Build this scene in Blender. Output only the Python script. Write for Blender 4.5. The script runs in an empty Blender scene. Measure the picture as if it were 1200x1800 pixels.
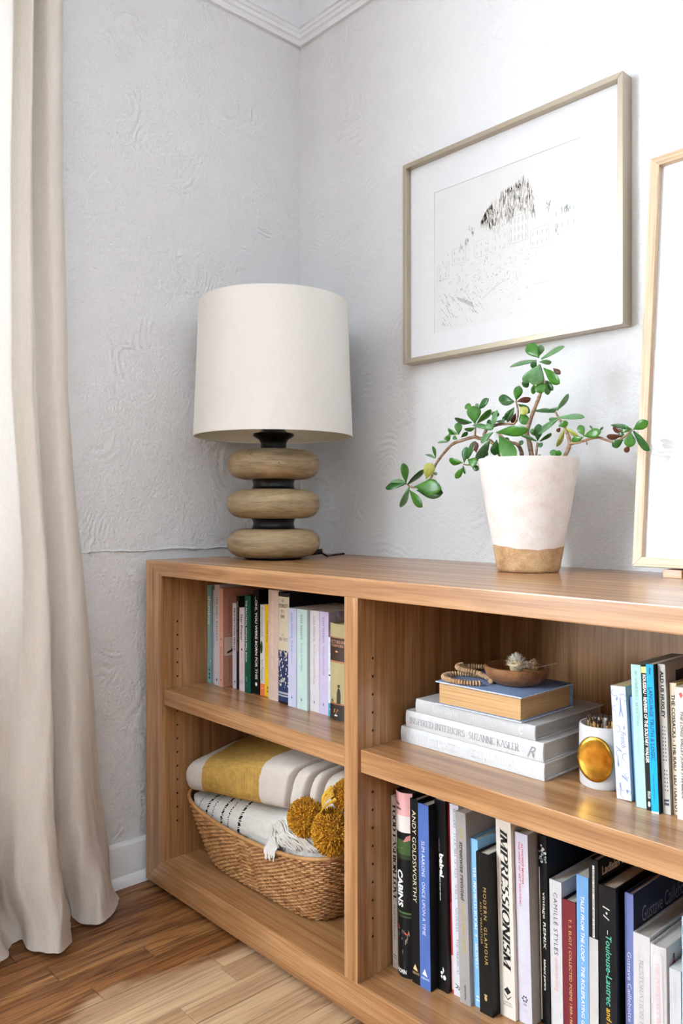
import bpy, bmesh, math, random
from mathutils import Vector, Matrix
random.seed(11)
S = bpy.context.scene
COL = S.collection

def lin(h):
    h = h.lstrip('#')
    o = []
    for i in (0, 2, 4):
        c = int(h[i:i+2], 16) / 255
        o.append(c / 12.92 if c <= .04045 else ((c + .055) / 1.055) ** 2.4)
    return tuple(o)

# ------------------------------------------------------------------ camera
cam = bpy.data.cameras.new('camera')
cam.sensor_fit = 'HORIZONTAL'; cam.sensor_width = 36.0
cam.lens = 36.0 * 1409.6 / 1200
cam.clip_start = .05
cam_o = bpy.data.objects.new('camera', cam); COL.objects.link(cam_o)
cam_o.location = (1.7743, -1.4782, .8929)
cam_o.rotation_euler = (math.pi / 2, 0, .8249)
S.camera = cam_o
# ------------------------------------------------------------------ colour, sky, daylight through the windows
S.view_settings.view_transform = 'Standard'
S.view_settings.look = 'None'
S.view_settings.gamma = 1
S.view_settings.use_curve_mapping = False
S.view_settings.exposure = -0.20
world = bpy.data.worlds.new('sky'); S.world = world
world.use_nodes = True
bg = world.node_tree.nodes['Background']
bg.inputs[0].default_value = (.78, .88, 1, 1); bg.inputs[1].default_value = 1.0

ROOM_X, ROOM_Y, ROOM_Z = 3.3, -5.2, 2.62
# window openings (y0, y1, z0, z1) in the left wall
WIN_A = (-1.62, -.90, .62, 2.15)
WIN_B = (-4.3, -2.0, .62, 2.15)
WINDOWS = ((WIN_A, 34), (WIN_B, 420))

def window_light(name, loc, rot, sx, sy, power, color):
    l = bpy.data.lights.new(name, 'AREA'); l.shape = 'RECTANGLE'; l.size = sx; l.size_y = sy
    l.energy = power; l.color = color
    o = bpy.data.objects.new(name, l); COL.objects.link(o); o.location = loc; o.rotation_euler = rot
    return o
for (y0_, y1_, z0_, z1_), pw_ in WINDOWS:
    window_light('daylight', (-.045, (y0_ + y1_) / 2, (z0_ + z1_) / 2), (0, -math.pi/2, 0), z1_ - z0_ - .1, y1_ - y0_ - .1, pw_, (.83, .92, 1))

S.cycles.max_bounces = 6; S.cycles.diffuse_bounces = 4; S.cycles.glossy_bounces = 3; S.cycles.transparent_max_bounces = 12
S.cycles.use_adaptive_sampling = True; S.cycles.adaptive_threshold = .11; S.cycles.adaptive_min_samples = 20
# ------------------------------------------------------------------ materials
class N:
    def __init__(s, name):
        s.m = bpy.data.materials.new(name); s.m.use_nodes = True
        s.t = s.m.node_tree; s.b = s.t.nodes['Principled BSDF']; s.out = s.t.nodes['Material Output']
    def n(s, typ, ins=None, **kw):
        x = s.t.nodes.new(typ)
        for k, v in kw.items(): setattr(x, k, v)
        for k, v in (ins or {}).items():
            if hasattr(v, 'is_linked') or hasattr(v, 'links'): s.t.links.new(v, x.inputs[k])
            else: x.inputs[k].default_value = v
        return x
    def link(s, a, b): s.t.links.new(a, b)
    def coord(s, scale, rnd=True):
        tc = s.n('ShaderNodeTexCoord')
        src = tc.outputs['Object']
        if rnd:
            oi = s.n('ShaderNodeObjectInfo')
            mu = s.n('ShaderNodeMath', {0: oi.outputs['Random'], 1: 37.0}, operation='MULTIPLY')
            cb = s.n('ShaderNodeCombineXYZ', {0: mu.outputs[0], 1: mu.outputs[0], 2: mu.outputs[0]})
            ad = s.n('ShaderNodeVectorMath', {0: src, 1: cb.outputs[0]}, operation='ADD'); src = ad.outputs[0]
        mp = s.n('ShaderNodeMapping', {'Vector': src}); mp.inputs['Scale'].default_value = scale
        return mp.outputs[0]
    def noise(s, vec, scale=1, detail=4, rough=.55, dist=0):
        return s.n('ShaderNodeTexNoise', {'Vector': vec, 'Scale': scale, 'Detail': detail, 'Roughness': rough, 'Distortion': dist}).outputs[0]
    def ramp(s, fac, stops):
        r = s.n('ShaderNodeValToRGB', {0: fac}); e = r.color_ramp.elements
        while len(e) < len(stops): e.new(.5)
        for el, (p, c) in zip(e, stops):
            el.position = p; el.color = (*c, 1) if len(c) == 3 else c
        return r.outputs[0]
    def mix(s, fac, a, b, mode='MIX'):
        x = s.n('ShaderNodeMix', data_type='RGBA', blend_type=mode)
        for i, v in ((0, fac), (6, a), (7, b)):
            if hasattr(v, 'links'): s.link(v, x.inputs[i])
            else: x.inputs[i].default_value = v if i == 0 else (*v, 1)
        return x.outputs[2]
    def math(s, op, a, b=0.0):
        x = s.n('ShaderNodeMath', operation=op)
        for i, v in ((0, a), (1, b)):
            if hasattr(v, 'links'): s.link(v, x.inputs[i])
            else: x.inputs[i].default_value = v
        return x.outputs[0]
    def bump(s, h, strength, dist):
        x = s.n('ShaderNodeBump', {'Height': h, 'Strength': strength, 'Distance': dist})
        s.link(x.outputs[0], s.b.inputs['Normal'])
    def color(s, v):
        if hasattr(v, 'links'): s.link(v, s.b.inputs['Base Color'])
        else: s.b.inputs['Base Color'].default_value = (*v, 1)
    def set(s, **kw):
        for k, v in kw.items(): s.b.inputs[k.replace('_', ' ')].default_value = v
        return s

MATS = {}
def flat(hexc, rough=.6, metal=0.0, var=.06, spec=.5, scale=30):
    key = ('flat', hexc, rough, metal, var, spec, scale)
    if key in MATS: return MATS[key]
    m = N('paint_' + hexc.lstrip('#')); c = lin(hexc)
    m.set(Roughness=rough, Metallic=metal); m.b.inputs['Specular IOR Level'].default_value = spec
    if var:
        nz = m.noise(m.coord((scale, scale, scale)), 1, 3)
        lo = tuple(x * (1 - var) for x in c); hi = tuple(min(1, x * (1 + var)) for x in c)
        m.color(m.ramp(nz, [(.3, lo), (.7, hi)]))
    else: m.color(c)
    MATS[key] = m.m
    return m.m

def oak(axis, light='#c4986c', mid='#a8794e', dark='#8f643f', rough=.27, tag='oak', fig=1.0):
    key = ('oak', axis, light, tag)
    if key in MATS: return MATS[key]
    m = N(f'{tag}_{"xyz"[axis]}')
    def sc(a, b): v = [b, b, b]; v[axis] = a; return tuple(v)
    n1 = m.noise(m.coord(sc(1.6, 48)), 1, 5, .6, .4)
    base = m.ramp(n1, [(.28, lin(dark)), (.47, lin(mid)), (.68, lin(light))])
    n2 = m.noise(m.coord(sc(7, 330)), 1, 2, .5)
    pores = m.ramp(n2, [(.34, (.76, .71, .66)), (.54, (1, 1, 1))])
    c = m.mix(.9, base, pores, 'MULTIPLY')
    w = m.noise(m.coord(sc(.9, 7)), 1, 2, .5, .3)
    rings = m.math('SINE', m.math('MULTIPLY', w, 95.0))
    rr = m.ramp(m.math('MULTIPLY_ADD', rings, .5), [(0, (.80, .76, .70)), (.6, (1, 1, 1))])
    c = m.mix(.38 * fig, c, rr, 'MULTIPLY')
    m.color(c); m.set(Roughness=rough, Coat_Weight=.3, Coat_Roughness=.34)
    m.bump(n2, .08, .0005)
    MATS[key] = m.m
    return m.m

def plaster(name, c0='#dfdfe0', c1='#e2e2e3', amt=.9):
    m = N(name)
    co = m.coord((1, 1, 1), rnd=False)
    wob = m.n('ShaderNodeTexNoise', {'Vector': co, 'Scale': 5.0, 'Detail': 1.0})
    ad = m.n('ShaderNodeVectorMath', {0: wob.outputs[1], 1: (.16, .16, .16)}, operation='MULTIPLY')
    v2 = m.n('ShaderNodeVectorMath', {0: co, 1: ad.outputs[0]}, operation='ADD')
    vo = m.n('ShaderNodeTexVoronoi', {'Vector': v2.outputs[0], 'Scale': 5.2})
    ring = m.math('SINE', m.math('MULTIPLY', vo.outputs['Distance'], 75.0))
    mask = m.ramp(m.noise(co, 6.5, 1), [(.52, (0, 0, 0)), (.66, (1, 1, 1))])
    rm = m.math('MULTIPLY', ring, mask)
    f1 = m.noise(co, 130, 2, .6)
    f2 = m.noise(co, 16, 3, .6)
    h = m.math('ADD', m.math('MULTIPLY', rm, .26), m.math('ADD', m.math('MULTIPLY', f1, .85), m.math('MULTIPLY', f2, 1.3)))
    m.bump(h, amt, .0042)
    m.color(m.ramp(f2, [(.3, lin(c0)), (.7, lin(c1))])); m.set(Roughness=.75)
    m.b.inputs['Specular IOR Level'].default_value = .25
    return m.m

def cloth(name, hexc, transl=0.0, bump=.3, weave=900, var=.08, rough=.9, tint=None):
    m = N(name); c = lin(hexc)
    co = m.coord((1, 1, 1), rnd=False)
    a = m.noise(m.coord((weave * .08, weave, weave * .08), False), 1, 2)
    b = m.noise(m.coord((weave, weave * .08, weave), False), 1, 2)
    a2 = m.noise(m.coord((weave * .6, weave * .6, weave * .03), False), 1, 2)
    h = m.math('ADD', m.math('ADD', a, b), a2)
    col = m.ramp(m.math('MULTIPLY', h, .333), [(.32, tuple(x * (1 - var) for x in c)), (.68, tuple(min(1, x * (1 + var)) for x in c))])
    m.color(col); m.set(Roughness=rough); m.b.inputs['Specular IOR Level'].default_value = .1
    m.bump(h, bump, .0008)
    if transl:
        tr = m.n('ShaderNodeBsdfTranslucent')
        if tint: tr.inputs[0].default_value = (*lin(tint), 1)
        else: m.link(col, tr.inputs[0])
        mx = m.n('ShaderNodeMixShader', {0: transl})
        m.link(m.b.outputs[0], mx.inputs[1]); m.link(tr.outputs[0], mx.inputs[2]); m.link(mx.outputs[0], m.out.inputs[0])
    return m.m

def glass(name):
    m = N(name)
    tr = m.n('ShaderNodeBsdfTransparent'); gl = m.n('ShaderNodeBsdfGlossy'); gl.inputs['Roughness'].default_value = .01
    lw = m.n('ShaderNodeLayerWeight', {'Blend': .5})
    fr = m.math('MULTIPLY_ADD', m.math('POWER', lw.outputs['Facing'], 5.0), .40); fr.node.inputs[2].default_value = .018
    mx = m.n('ShaderNodeMixShader', {0: fr})
    m.link(tr.outputs[0], mx.inputs[1]); m.link(gl.outputs[0], mx.inputs[2]); m.link(mx.outputs[0], m.out.inputs[0])
    return m.m

# ------------------------------------------------------------------ mesh helpers
class MB:
    def __init__(s): s.v = []; s.f = []; s.mi = []; s.k = 0
    def add(s, vs, fs):
        o = len(s.v); s.v += [tuple(p) for p in vs]; s.f += [tuple(i + o for i in f) for f in fs]; s.mi += [s.k] * len(fs)
        return s
    def box(s, x0, x1, y0, y1, z0, z1):
        return s.add([(x0,y0,z0),(x1,y0,z0),(x1,y1,z0),(x0,y1,z0),(x0,y0,z1),(x1,y0,z1),(x1,y1,z1),(x0,y1,z1)],
                     [(0,3,2,1),(4,5,6,7),(0,1,5,4),(1,2,6,5),(2,3,7,6),(3,0,4,7)])
    def lathe(s, prof, c=(0,0,0), n=48, close=False):
        vs = []; fs = []; m = len(prof)
        for i in range(n):
            a = 2 * math.pi * i / n
            for r, z in prof: vs.append((c[0] + r * math.cos(a), c[1] + r * math.sin(a), c[2] + z))
        for i in range(n):
            j = (i + 1) % n
            for k in range(m - 1 + (1 if close else 0)):
                k2 = (k + 1) % m
                fs.append((i*m+k, j*m+k, j*m+k2, i*m+k2))
        return s.add(vs, fs)
    def tube(s, pts, r, n=6, cap=True):
        pts = [Vector(p) for p in pts]; m = len(pts)
        if not hasattr(r, '__len__'): r = [r] * m
        vs = []; fs = []; up = Vector((0, 0, 1)); prev = None
        for i, p in enumerate(pts):
            d = (pts[min(i+1, m-1)] - pts[max(i-1, 0)])
            d = d.normalized() if d.length > 1e-9 else Vector((0, 0, 1))
            if prev is None:
                ref = up if abs(d.z) < .9 else Vector((1, 0, 0)); a = d.cross(ref).normalized()
            else:
                a = prev - d * prev.dot(d)
                a = a.normalized() if a.length > 1e-6 else d.orthogonal().normalized()
            prev = a; b = d.cross(a)
            for k in range(n):
                t = 2 * math.pi * k / n
                vs.append(p + (a * math.cos(t) + b * math.sin(t)) * r[i])
        for i in range(m - 1):
            for k in range(n):
                k2 = (k + 1) % n
                fs.append((i*n+k, i*n+k2, (i+1)*n+k2, (i+1)*n+k))
        if cap: fs += [tuple(range(n))[::-1], tuple((m-1)*n + k for k in range(n))]
        return s.add(vs, fs)
    def grid(s, fn, nu, nv, mat=None):
        vs = [fn(i / nu, j / nv) for i in range(nu + 1) for j in range(nv + 1)]
        o = len(s.v); s.v += [tuple(p) for p in vs]
        for i in range(nu):
            for j in range(nv):
                s.f.append((o+i*(nv+1)+j, o+(i+1)*(nv+1)+j, o+(i+1)*(nv+1)+j+1, o+i*(nv+1)+j+1))
                s.mi.append(mat((i+.5)/nu, (j+.5)/nv) if mat else s.k)
        return s
    def prism(s, poly, axis, a, b):
        """polygon in the plane across axis, pushed from a to b"""
        n = len(poly)
        def mk(p, t):
            return {0: (t, p[0], p[1]), 1: (p[0], t, p[1]), 2: (p[0], p[1], t)}[axis]
        vs = [mk(p, a) for p in poly] + [mk(p, b) for p in poly]
        fs = [tuple(range(n)), tuple(range(2*n-1, n-1, -1))] + [(i, n+i, n+(i+1) % n, (i+1) % n) for i in range(n)]
        return s.add(vs, fs)

def obj(name, mb, mats, parent=None, smooth=None, bevel=0.0, seg=2, loc=None, fix=True):
    me = bpy.data.meshes.new(name)
    me.from_pydata(mb.v, [], mb.f)
    if not isinstance(mats, (list, tuple)): mats = [mats]
    for m in mats: me.materials.append(m)
    if any(mb.mi): me.polygons.foreach_set('material_index', mb.mi)
    me.update()
    if fix or bevel:
        bm = bmesh.new(); bm.from_mesh(me)
        if fix: bmesh.ops.recalc_face_normals(bm, faces=bm.faces[:])
        if bevel:
            es = [e for e in bm.edges if len(e.link_faces) == 2 and e.calc_face_angle(0) > .5]
            bmesh.ops.bevel(bm, geom=es, offset=bevel, segments=seg, profile=.7, affect='EDGES', clamp_overlap=True)
        bm.to_mesh(me); bm.free()
    if smooth is not None:
        me.polygons.foreach_set('use_smooth', [True] * len(me.polygons))
        me.set_sharp_from_angle(angle=math.radians(smooth))
    o = bpy.data.objects.new(name, me); COL.objects.link(o)
    if parent: o.parent = parent
    if loc: o.location = loc
    return o

def thing(name, label, cat, loc=(0,0,0), rot=(0,0,0), group=None):
    o = bpy.data.objects.new(name, None); COL.objects.link(o)
    o.empty_display_size = .05
    o.location = loc; o.rotation_euler = rot
    tag(o, label, cat, group)
    return o
def tag(o, label, cat, group=None):
    o['label'] = label; o['category'] = cat
    if group: o['group'] = group
    return o
def struct(o, label=None):
    o['kind'] = 'structure'
    if label: o['label'] = label
    return o
def copy_tree(o, parent=None):
    c = o.copy(); COL.objects.link(c); c.parent = parent
    for ch in list(o.children): copy_tree(ch, c)
    return c

# ------------------------------------------------------------------ lettering
def text_mesh(txt, bold=0.0, shear=0.0, space=1.0):
    cu = bpy.data.curves.new('lettering', 'FONT')
    cu.body = txt; cu.size = 1; cu.offset = bold; cu.shear = shear; cu.space_character = space
    cu.resolution_u = 2
    o = bpy.data.objects.new('lettering', cu); COL.objects.link(o)
    me = bpy.data.meshes.new_from_object(o)
    vs = [(v.co.x, v.co.y) for v in me.vertices]; fs = [tuple(p.vertices) for p in me.polygons]
    bpy.data.objects.remove(o); bpy.data.curves.remove(cu); bpy.data.meshes.remove(me)
    return vs, fs

def arc(cx, cy, rx, ry, a0, a1, n=14):
    return [(cx + rx * math.cos(math.radians(a0 + (a1 - a0) * i / n)), cy + ry * math.sin(math.radians(a0 + (a1 - a0) * i / n))) for i in range(n + 1)]
GL = {
 'A': (.74, [[(.02,0),(.37,1)],[(.37,1),(.72,0)],[(.15,.36),(.59,.36)]]),
 'B': (.64, [[(.12,0),(.12,1)],[(.12,1),(.3,1)]+arc(.3,.76,.24,.24,90,-90)+[(.12,.52)],[(.3,.52)]+arc(.3,.26,.29,.26,90,-90)+[(.12,0)]]),
 'C': (.72, [arc(.4,.5,.34,.5,45,315,22)]),
 'D': (.76, [[(.12,0),(.12,1)],[(.12,1),(.3,1)]+arc(.3,.5,.4,.5,90,-90,20)+[(.12,0)]]),
 'E': (.60, [[(.12,0),(.12,1)],[(.12,.98),(.54,.98),(.54,.84)],[(.12,.52),(.42,.52)],[(.12,.02),(.56,.02),(.56,.17)]]),
 'F': (.56, [[(.12,0),(.12,1)],[(.12,.98),(.54,.98),(.54,.82)],[(.12,.5),(.4,.5)]]),
 'G': (.78, [arc(.4,.5,.34,.5,45,300,22)+[(.66,.06)],[(.66,.06),(.66,.42)],[(.5,.44),(.74,.44)]]),
 'H': (.76, [[(.12,0),(.12,1)],[(.64,0),(.64,1)],[(.12,.52),(.64,.52)]]),
 'I': (.26, [[(.13,0),(.13,1)]]),
 'J': (.40, [[(.26,1),(.26,.12)]+arc(.12,.12,.14,.14,0,-150,8)]),
 'K': (.72, [[(.12,0),(.12,1)],[(.62,1),(.14,.45)],[(.26,.58),(.66,0)]]),
 'L': (.58, [[(.12,0),(.12,1)],[(.12,.02),(.54,.02),(.54,.2)]]),
 'M': (.90, [[(.1,0),(.13,1)],[(.13,1),(.45,.06)],[(.45,.06),(.77,1)],[(.77,1),(.79,0)]]),
 'N': (.76, [[(.1,0),(.1,1)],[(.1,1),(.66,0)],[(.66,0),(.66,1)]]),
 'O': (.80, [arc(.4,.5,.34,.5,0,360,30)]),
 'P': (.62, [[(.12,0),(.12,1)],[(.12,.98),(.3,.98)]+arc(.3,.73,.26,.25,90,-90)+[(.12,.48)]]),
 'Q': (.80, [arc(.4,.5,.34,.5,0,360,30),[(.4,.02),(.6,-.2),(.78,-.2)]]),
 'R': (.70, [[(.12,0),(.12,1)],[(.12,.98),(.3,.98)]+arc(.3,.75,.24,.23,90,-90)+[(.12,.52)],[(.32,.52),(.64,0)]]),
 'S': (.56, [arc(.29,.755,.2,.235,40,230,14)+arc(.27,.265,.23,.255,62,-150,18)]),
 'T': (.66, [[(.33,0),(.33,1)],[(.04,.82),(.04,.98),(.62,.98),(.62,.82)]]),
 'U': (.74, [[(.12,1),(.12,.3)]+arc(.37,.3,.25,.3,180,360,14)+[(.62,1)]]),
 'V': (.72, [[(.02,1),(.36,0)],[(.36,0),(.7,1)]]),
 'W': (1.0, [[(.02,1),(.28,0)],[(.28,0),(.5,1)],[(.5,1),(.74,0)],[(.74,0),(.98,1)]]),
 'X': (.72, [[(.04,1),(.68,0)],[(.66,1),(.06,0)]]),
 'Y': (.70, [[(.02,1),(.35,.48)],[(.68,1),(.35,.48)],[(.35,.48),(.35,0)]]),
 'Z': (.66, [[(.08,.82),(.08,.98),(.58,.98)],[(.58,.98),(.06,.02)],[(.06,.02),(.6,.02),(.6,.2)]]),
 '.': (.26, [[(.13,0),(.13,.1)]]), '-': (.4, [[(.06,.42),(.34,.42)]]), '|': (.3, [[(.15,-.1),(.15,1.05)]]),
 ' ': (.34, []),
}
def serif_mesh(txt, thick=.15, thin=.05, shear=0.0, space=.06):
    """roman capitals with thick and thin strokes and foot serifs, as flat polygons"""
    vs = []; fs = []; x = 0
    for ch in txt:
        w, strokes = GL.get(ch, GL[' '])
        for st in strokes:
            n = len(st); o = len(vs)
            def wid(p, q):
                dx, dy = q[0] - p[0], q[1] - p[1]; L = math.hypot(dx, dy) or 1
                k = abs(dy) / L
                if abs(dx) > .25 * L and dx * dy > 0 and n == 2: k *= .3
                return thin + (thick - thin) * k ** 1.5
            for i, p in enumerate(st):
                a = st[max(0, i-1)]; b = st[min(n-1, i+1)]
                dx, dy = b[0]-a[0], b[1]-a[1]; L = math.hypot(dx, dy) or 1
                h = wid(a, b) / 2
                if n == 2 and abs(dy) > .3: nx, ny = h / max(.3, abs(dy) / L), 0
                else: nx, ny = -dy / L * h, dx / L * h
                vs += [(x + p[0] + nx, p[1] + ny), (x + p[0] - nx, p[1] - ny)]
            for i in range(n - 1): fs.append((o+2*i, o+2*i+1, o+2*i+3, o+2*i+2))
            if ch not in '.-|':
                for p in (st[0], st[-1]):
                    if n == 2 and (p[1] in (0, 1)) and abs(st[0][1] - st[1][1]) > .4:
                        o = len(vs); q = .10 + thick * .45; y0 = p[1] - (thin if p[1] == 1 else 0)
                        vs += [(x+p[0]-q, y0), (x+p[0]+q, y0), (x+p[0]+q, y0+thin), (x+p[0]-q, y0+thin)]
                        fs.append((o, o+1, o+2, o+3))
        x += w + space
    vs = [(a + shear * b, b) for a, b in vs]
    return vs, fs

LETTER_EPS = .0005
def put(parent, vsfs, rect, mat, bulge=0.0, W=None, vertical=True, name='lettering', eps=LETTER_EPS, flip=False):
    """lay flat lettering into rect=(s0,s1,t0,t1) on a spine facing -y; vertical spines read downwards from the top"""
    vs, fs = vsfs
    if not vs: return
    xs = [v[0] for v in vs]; ys = [v[1] for v in vs]
    x0, x1, y0, y1 = min(xs), max(xs), min(ys), max(ys)
    s0, s1, t0, t1 = rect
    out = []
    for a, b in vs:
        p = (a - x0) / ((x1 - x0) or 1); q = (b - y0) / ((y1 - y0) or 1)
        s = s0 + (s1 - s0) * p; t = t0 + (t1 - t0) * q
        if vertical: X, Z = t, s
        else: X, Z = s, t
        y = -eps
        if bulge: y -= bulge * (1 - (2 * X / W - 1) ** 2)
        out.append((X, y, Z))
    mb = MB(); mb.add(out, fs)
    return obj(name, mb, mat, parent, fix=False)

# ================================================================== the room
M_WALL = plaster('plaster_wall')
M_WHITE = flat('#eceef1', .45, var=.02)
M_CEIL = flat('#eceef0', .7, var=.02)
M_GLASS = glass('clear_glass')

mb = MB()
za, zb = WIN_A[2:]
for y0_, y1_ in ((WIN_A[1], .16), (WIN_B[1], WIN_A[0]), (ROOM_Y, WIN_B[0])): mb.box(-.16, 0, y0_, y1_, 0, ROOM_Z)
for w_ in (WIN_A, WIN_B): mb.box(-.16, 0, w_[0], w_[1], 0, w_[2]); mb.box(-.16, 0, w_[0], w_[1], w_[3], ROOM_Z)
wall_left = struct(obj('wall_left', mb, M_WALL), 'white hand-trowelled plaster wall behind the lamp and the curtain')
# thin ridge where two coats of plaster meet
mb = MB(); rng = random.Random(3)
pts = [(.0005, -1.0 + i * .02, .7993 + rng.uniform(-.0012, .0012) + .0014 * math.sin(i * .7)) for i in range(51)]
mb.tube(pts, [.0030 + rng.uniform(-.0006, .0012) for _ in pts], 6)
obj('plaster_seam', mb, M_WALL, wall_left, smooth=60)
mb = MB(); mb.box(-.16, ROOM_X, 0, .16, 0, ROOM_Z)
struct(obj('wall_right', mb, plaster('plaster_wall_smoother', amt=.42)), 'white plaster wall behind the bookcase')
M_FARWALL = plaster('greige_plaster', '#6d665c', '#726b61')
mb = MB(); mb.box(ROOM_X, ROOM_X + .16, ROOM_Y, .16, 0, ROOM_Z)
struct(obj('wall_far', mb, M_WALL))
mb = MB(); mb.box(-.16, ROOM_X + .16, ROOM_Y - .16, ROOM_Y, 0, ROOM_Z)
struct(obj('wall_front', mb, M_FARWALL))

def window(n, horiz, a, b, z0, z1, base):
    """sash window with frame, sill and two panes; horiz 'y' on the left wall or 'x' on the front wall"""
    def bx(m, p0, p1, d0, d1, q0, q1):
        if horiz == 'y': m.box(d0, d1, p0, p1, q0, q1)
        else: m.box(p0, p1, base + d0, base + d1, q0, q1)
    mb = MB(); t = .05
    bx(mb, a, a + t, -.13, -.05, z0, z1); bx(mb, b - t, b, -.13, -.05, z0, z1)
    bx(mb, a + t, b - t, -.13, -.05, z0, z0 + t); bx(mb, a + t, b - t, -.13, -.05, z1 - t, z1)
    mid = (z0 + z1) / 2
    bx(mb, a + t, b - t, -.12, -.06, mid - .02, mid + .02)
    w = struct(obj(f'window_{n}', mb, M_WHITE), 'white framed window')
    for q0, q1 in ((z0 + t, mid - .02), (mid + .02, z1 - t)):
        mb = MB(); bx(mb, a + t, b - t, -.092, -.088, q0, q1); obj('pane', mb, M_GLASS, w)
    mb = MB(); bx(mb, a - .03, b + .03, -.05, .022, z0 - .025, z0); obj('sill', mb, M_WHITE, w, bevel=.003)
window(1, 'y', *WIN_A, 0)
window(2, 'y', *WIN_B, 0)

mb = MB(); mb.box(ROOM_X - .02, ROOM_X, ROOM_Y, 0, 0, .90); mb.box(ROOM_X - .045, ROOM_X, ROOM_Y, 0, .90, .925)  # dark panelling added out of view to lessen bounce onto the lower left wall
struct(obj('bounce_cut_panel', mb, flat('#5a4330', .6)), 'unseen dark brown panel added on the far wall to cut bounce light')

# coved ceiling above the picture moulding
R0, ZC0 = .33, 2.279
prof = [(R0 * (1 - math.cos(math.pi / 2 * i / 14)), ZC0 + R0 * math.sin(math.pi / 2 * i / 14)) for i in range(15)]
mb = MB(); vs = []; fs = []
for off, z in prof: vs += [(ROOM_X, -off, z), (off, -off, z), (off, ROOM_Y, z)]
for i in range(14):
    for k in (0, 1): fs.append((3*i+k, 3*i+k+1, 3*i+k+4, 3*i+k+3))
zt = ZC0 + R0
vs += [(R0, -R0, zt), (ROOM_X, -R0, zt), (ROOM_X, ROOM_Y, zt), (R0, ROOM_Y, zt)]
n0 = len(vs); fs.append((n0-4, n0-3, n0-2, n0-1))
mb.add(vs, fs); mb.box(-.16, ROOM_X + .16, ROOM_Y - .16, .16, zt + .002, zt + .05)
struct(obj('ceiling', mb, M_CEIL, smooth=40), 'pale coved ceiling above the moulding')

CROWN = [(0, 2.2250), (.009, 2.2250), (.0105, 2.2390), (.016, 2.2420), (.016, 2.2520), (.0195, 2.2545), (.0195, 2.2640), (.024, 2.2665), (.024, 2.2730), (.017, 2.2765), (.0, 2.2790)]
def mould(name, prof, side, start, end, mat, inset0=True):
    mb = MB(); vs = []; n = len(prof)
    for off, z in prof:
        o0 = off if inset0 else 0
        if side == 'left': vs += [(off, start - o0, z), (off, end, z)]
        else: vs += [(start + o0, -off, z), (end, -off, z)]
    fs = [(2*i, 2*i+1, 2*(i+1)+1, 2*(i+1)) for i in range(n - 1)]
    mb.add(vs, fs)
    return struct(obj(name, mb, mat, smooth=25))
mould('trim_1', CROWN, 'left', 0, ROOM_Y, M_WHITE)['label'] = 'white stepped picture moulding along the left wall'
mould('trim_2', CROWN, 'right', 0, ROOM_X, M_WHITE)['label'] = 'white stepped picture moulding along the right wall'
BASE = [(0, .100), (.008, .099), (.013, .094), (.015, .085), (.015, .024)] + [(.015 + .012 * math.sin(math.pi/2*i/5), .024 - .024 * (1 - math.cos(math.pi/2*i/5))) for i in range(1, 6)]
mould('baseboard_left', BASE, 'left', 0, ROOM_Y, M_WHITE)['label'] = 'white baseboard with rounded shoe moulding'
mould('baseboard_right', BASE, 'right', 0, ROOM_X, M_WHITE)['label'] = 'white baseboard behind the bookcase'

# ------------------------------------------------------------------ floor of narrow oak strips
def floor_mat():
    m = N('worn_oak_strip_floor')
    n1 = m.noise(m.coord((14, .9, 14)), 1, 6, .62, .7)
    base = m.ramp(n1, [(.30, lin('#633d1f')), (.47, lin('#95643b')), (.64, lin('#b38450'))])
    n2 = m.noise(m.coord((240, 6, 240)), 1, 2, .5)
    c = m.mix(.9, base, m.ramp(n2, [(.36, (.36, .29, .24)), (.52, (1, 1, 1))]), 'MULTIPLY')
    w = m.noise(m.coord((8, .8, 8)), 1, 2, .5, .4)
    rings = m.ramp(m.math('MULTIPLY_ADD', m.math('SINE', m.math('MULTIPLY', w, 110.0)), .5), [(0, (.62, .52, .44)), (.45, (1, 1, 1))])
    c = m.mix(.8, c, rings, 'MULTIPLY')
    oi = m.n('ShaderNodeObjectInfo')
    c = m.mix(.7, c, m.ramp(oi.outputs['Random'], [(0, (.80, .72, .64)), (.5, (1, .98, .95)), (1, (1.0, .88, .74))]), 'MULTIPLY')
    # traffic wear: varnish gone in a band in front of the bookcase
    tc = m.n('ShaderNodeTexCoord'); sp = m.n('ShaderNodeSeparateXYZ', {0: tc.outputs['Object']})
    wn = m.noise(m.coord((3.2, 1.7, 3), False), 1, 5, .6, .5)
    band = m.math('ADD', m.math('MULTIPLY', m.math('ABSOLUTE', m.math('SUBTRACT', sp.outputs[0], .58)), -2.6), m.math('MULTIPLY', wn, 2.6))
    wear = m.ramp(band, [(.80, (0, 0, 0)), (1.15, (1, 1, 1))])
    pale = m.mix(.55, m.ramp(n1, [(.3, lin('#ad8560')), (.6, lin('#d8b995'))]), m.ramp(n2, [(.36, (.6, .52, .45)), (.52, (1, 1, 1))]), 'MULTIPLY')
    wf = m.math('MULTIPLY', wear, .8)
    m.color(m.mix(wf, c, pale))
    m.set(Roughness=.42); m.bump(n2, .3, .0008)
    return m.m
M_FLOOR = floor_mat()
mb = MB(); mb.box(-.16, ROOM_X + .16, ROOM_Y - .16, .16, -.12, -.008)
mb.box(2.416, ROOM_X, ROOM_Y, 0, -.0081, 0); mb.box(0, 2.416, ROOM_Y, -2.6, -.0081, 0)
floor = struct(obj('floor', mb, M_FLOOR), 'worn narrow-strip oak floor with bleached patches')
rng = random.Random(8); PW = .0575
fixed = {9: (-.712, -1.35), 8: (-.585, -1.2), 6: (-.80,), 5: (-.66, -1.35)}
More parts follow.
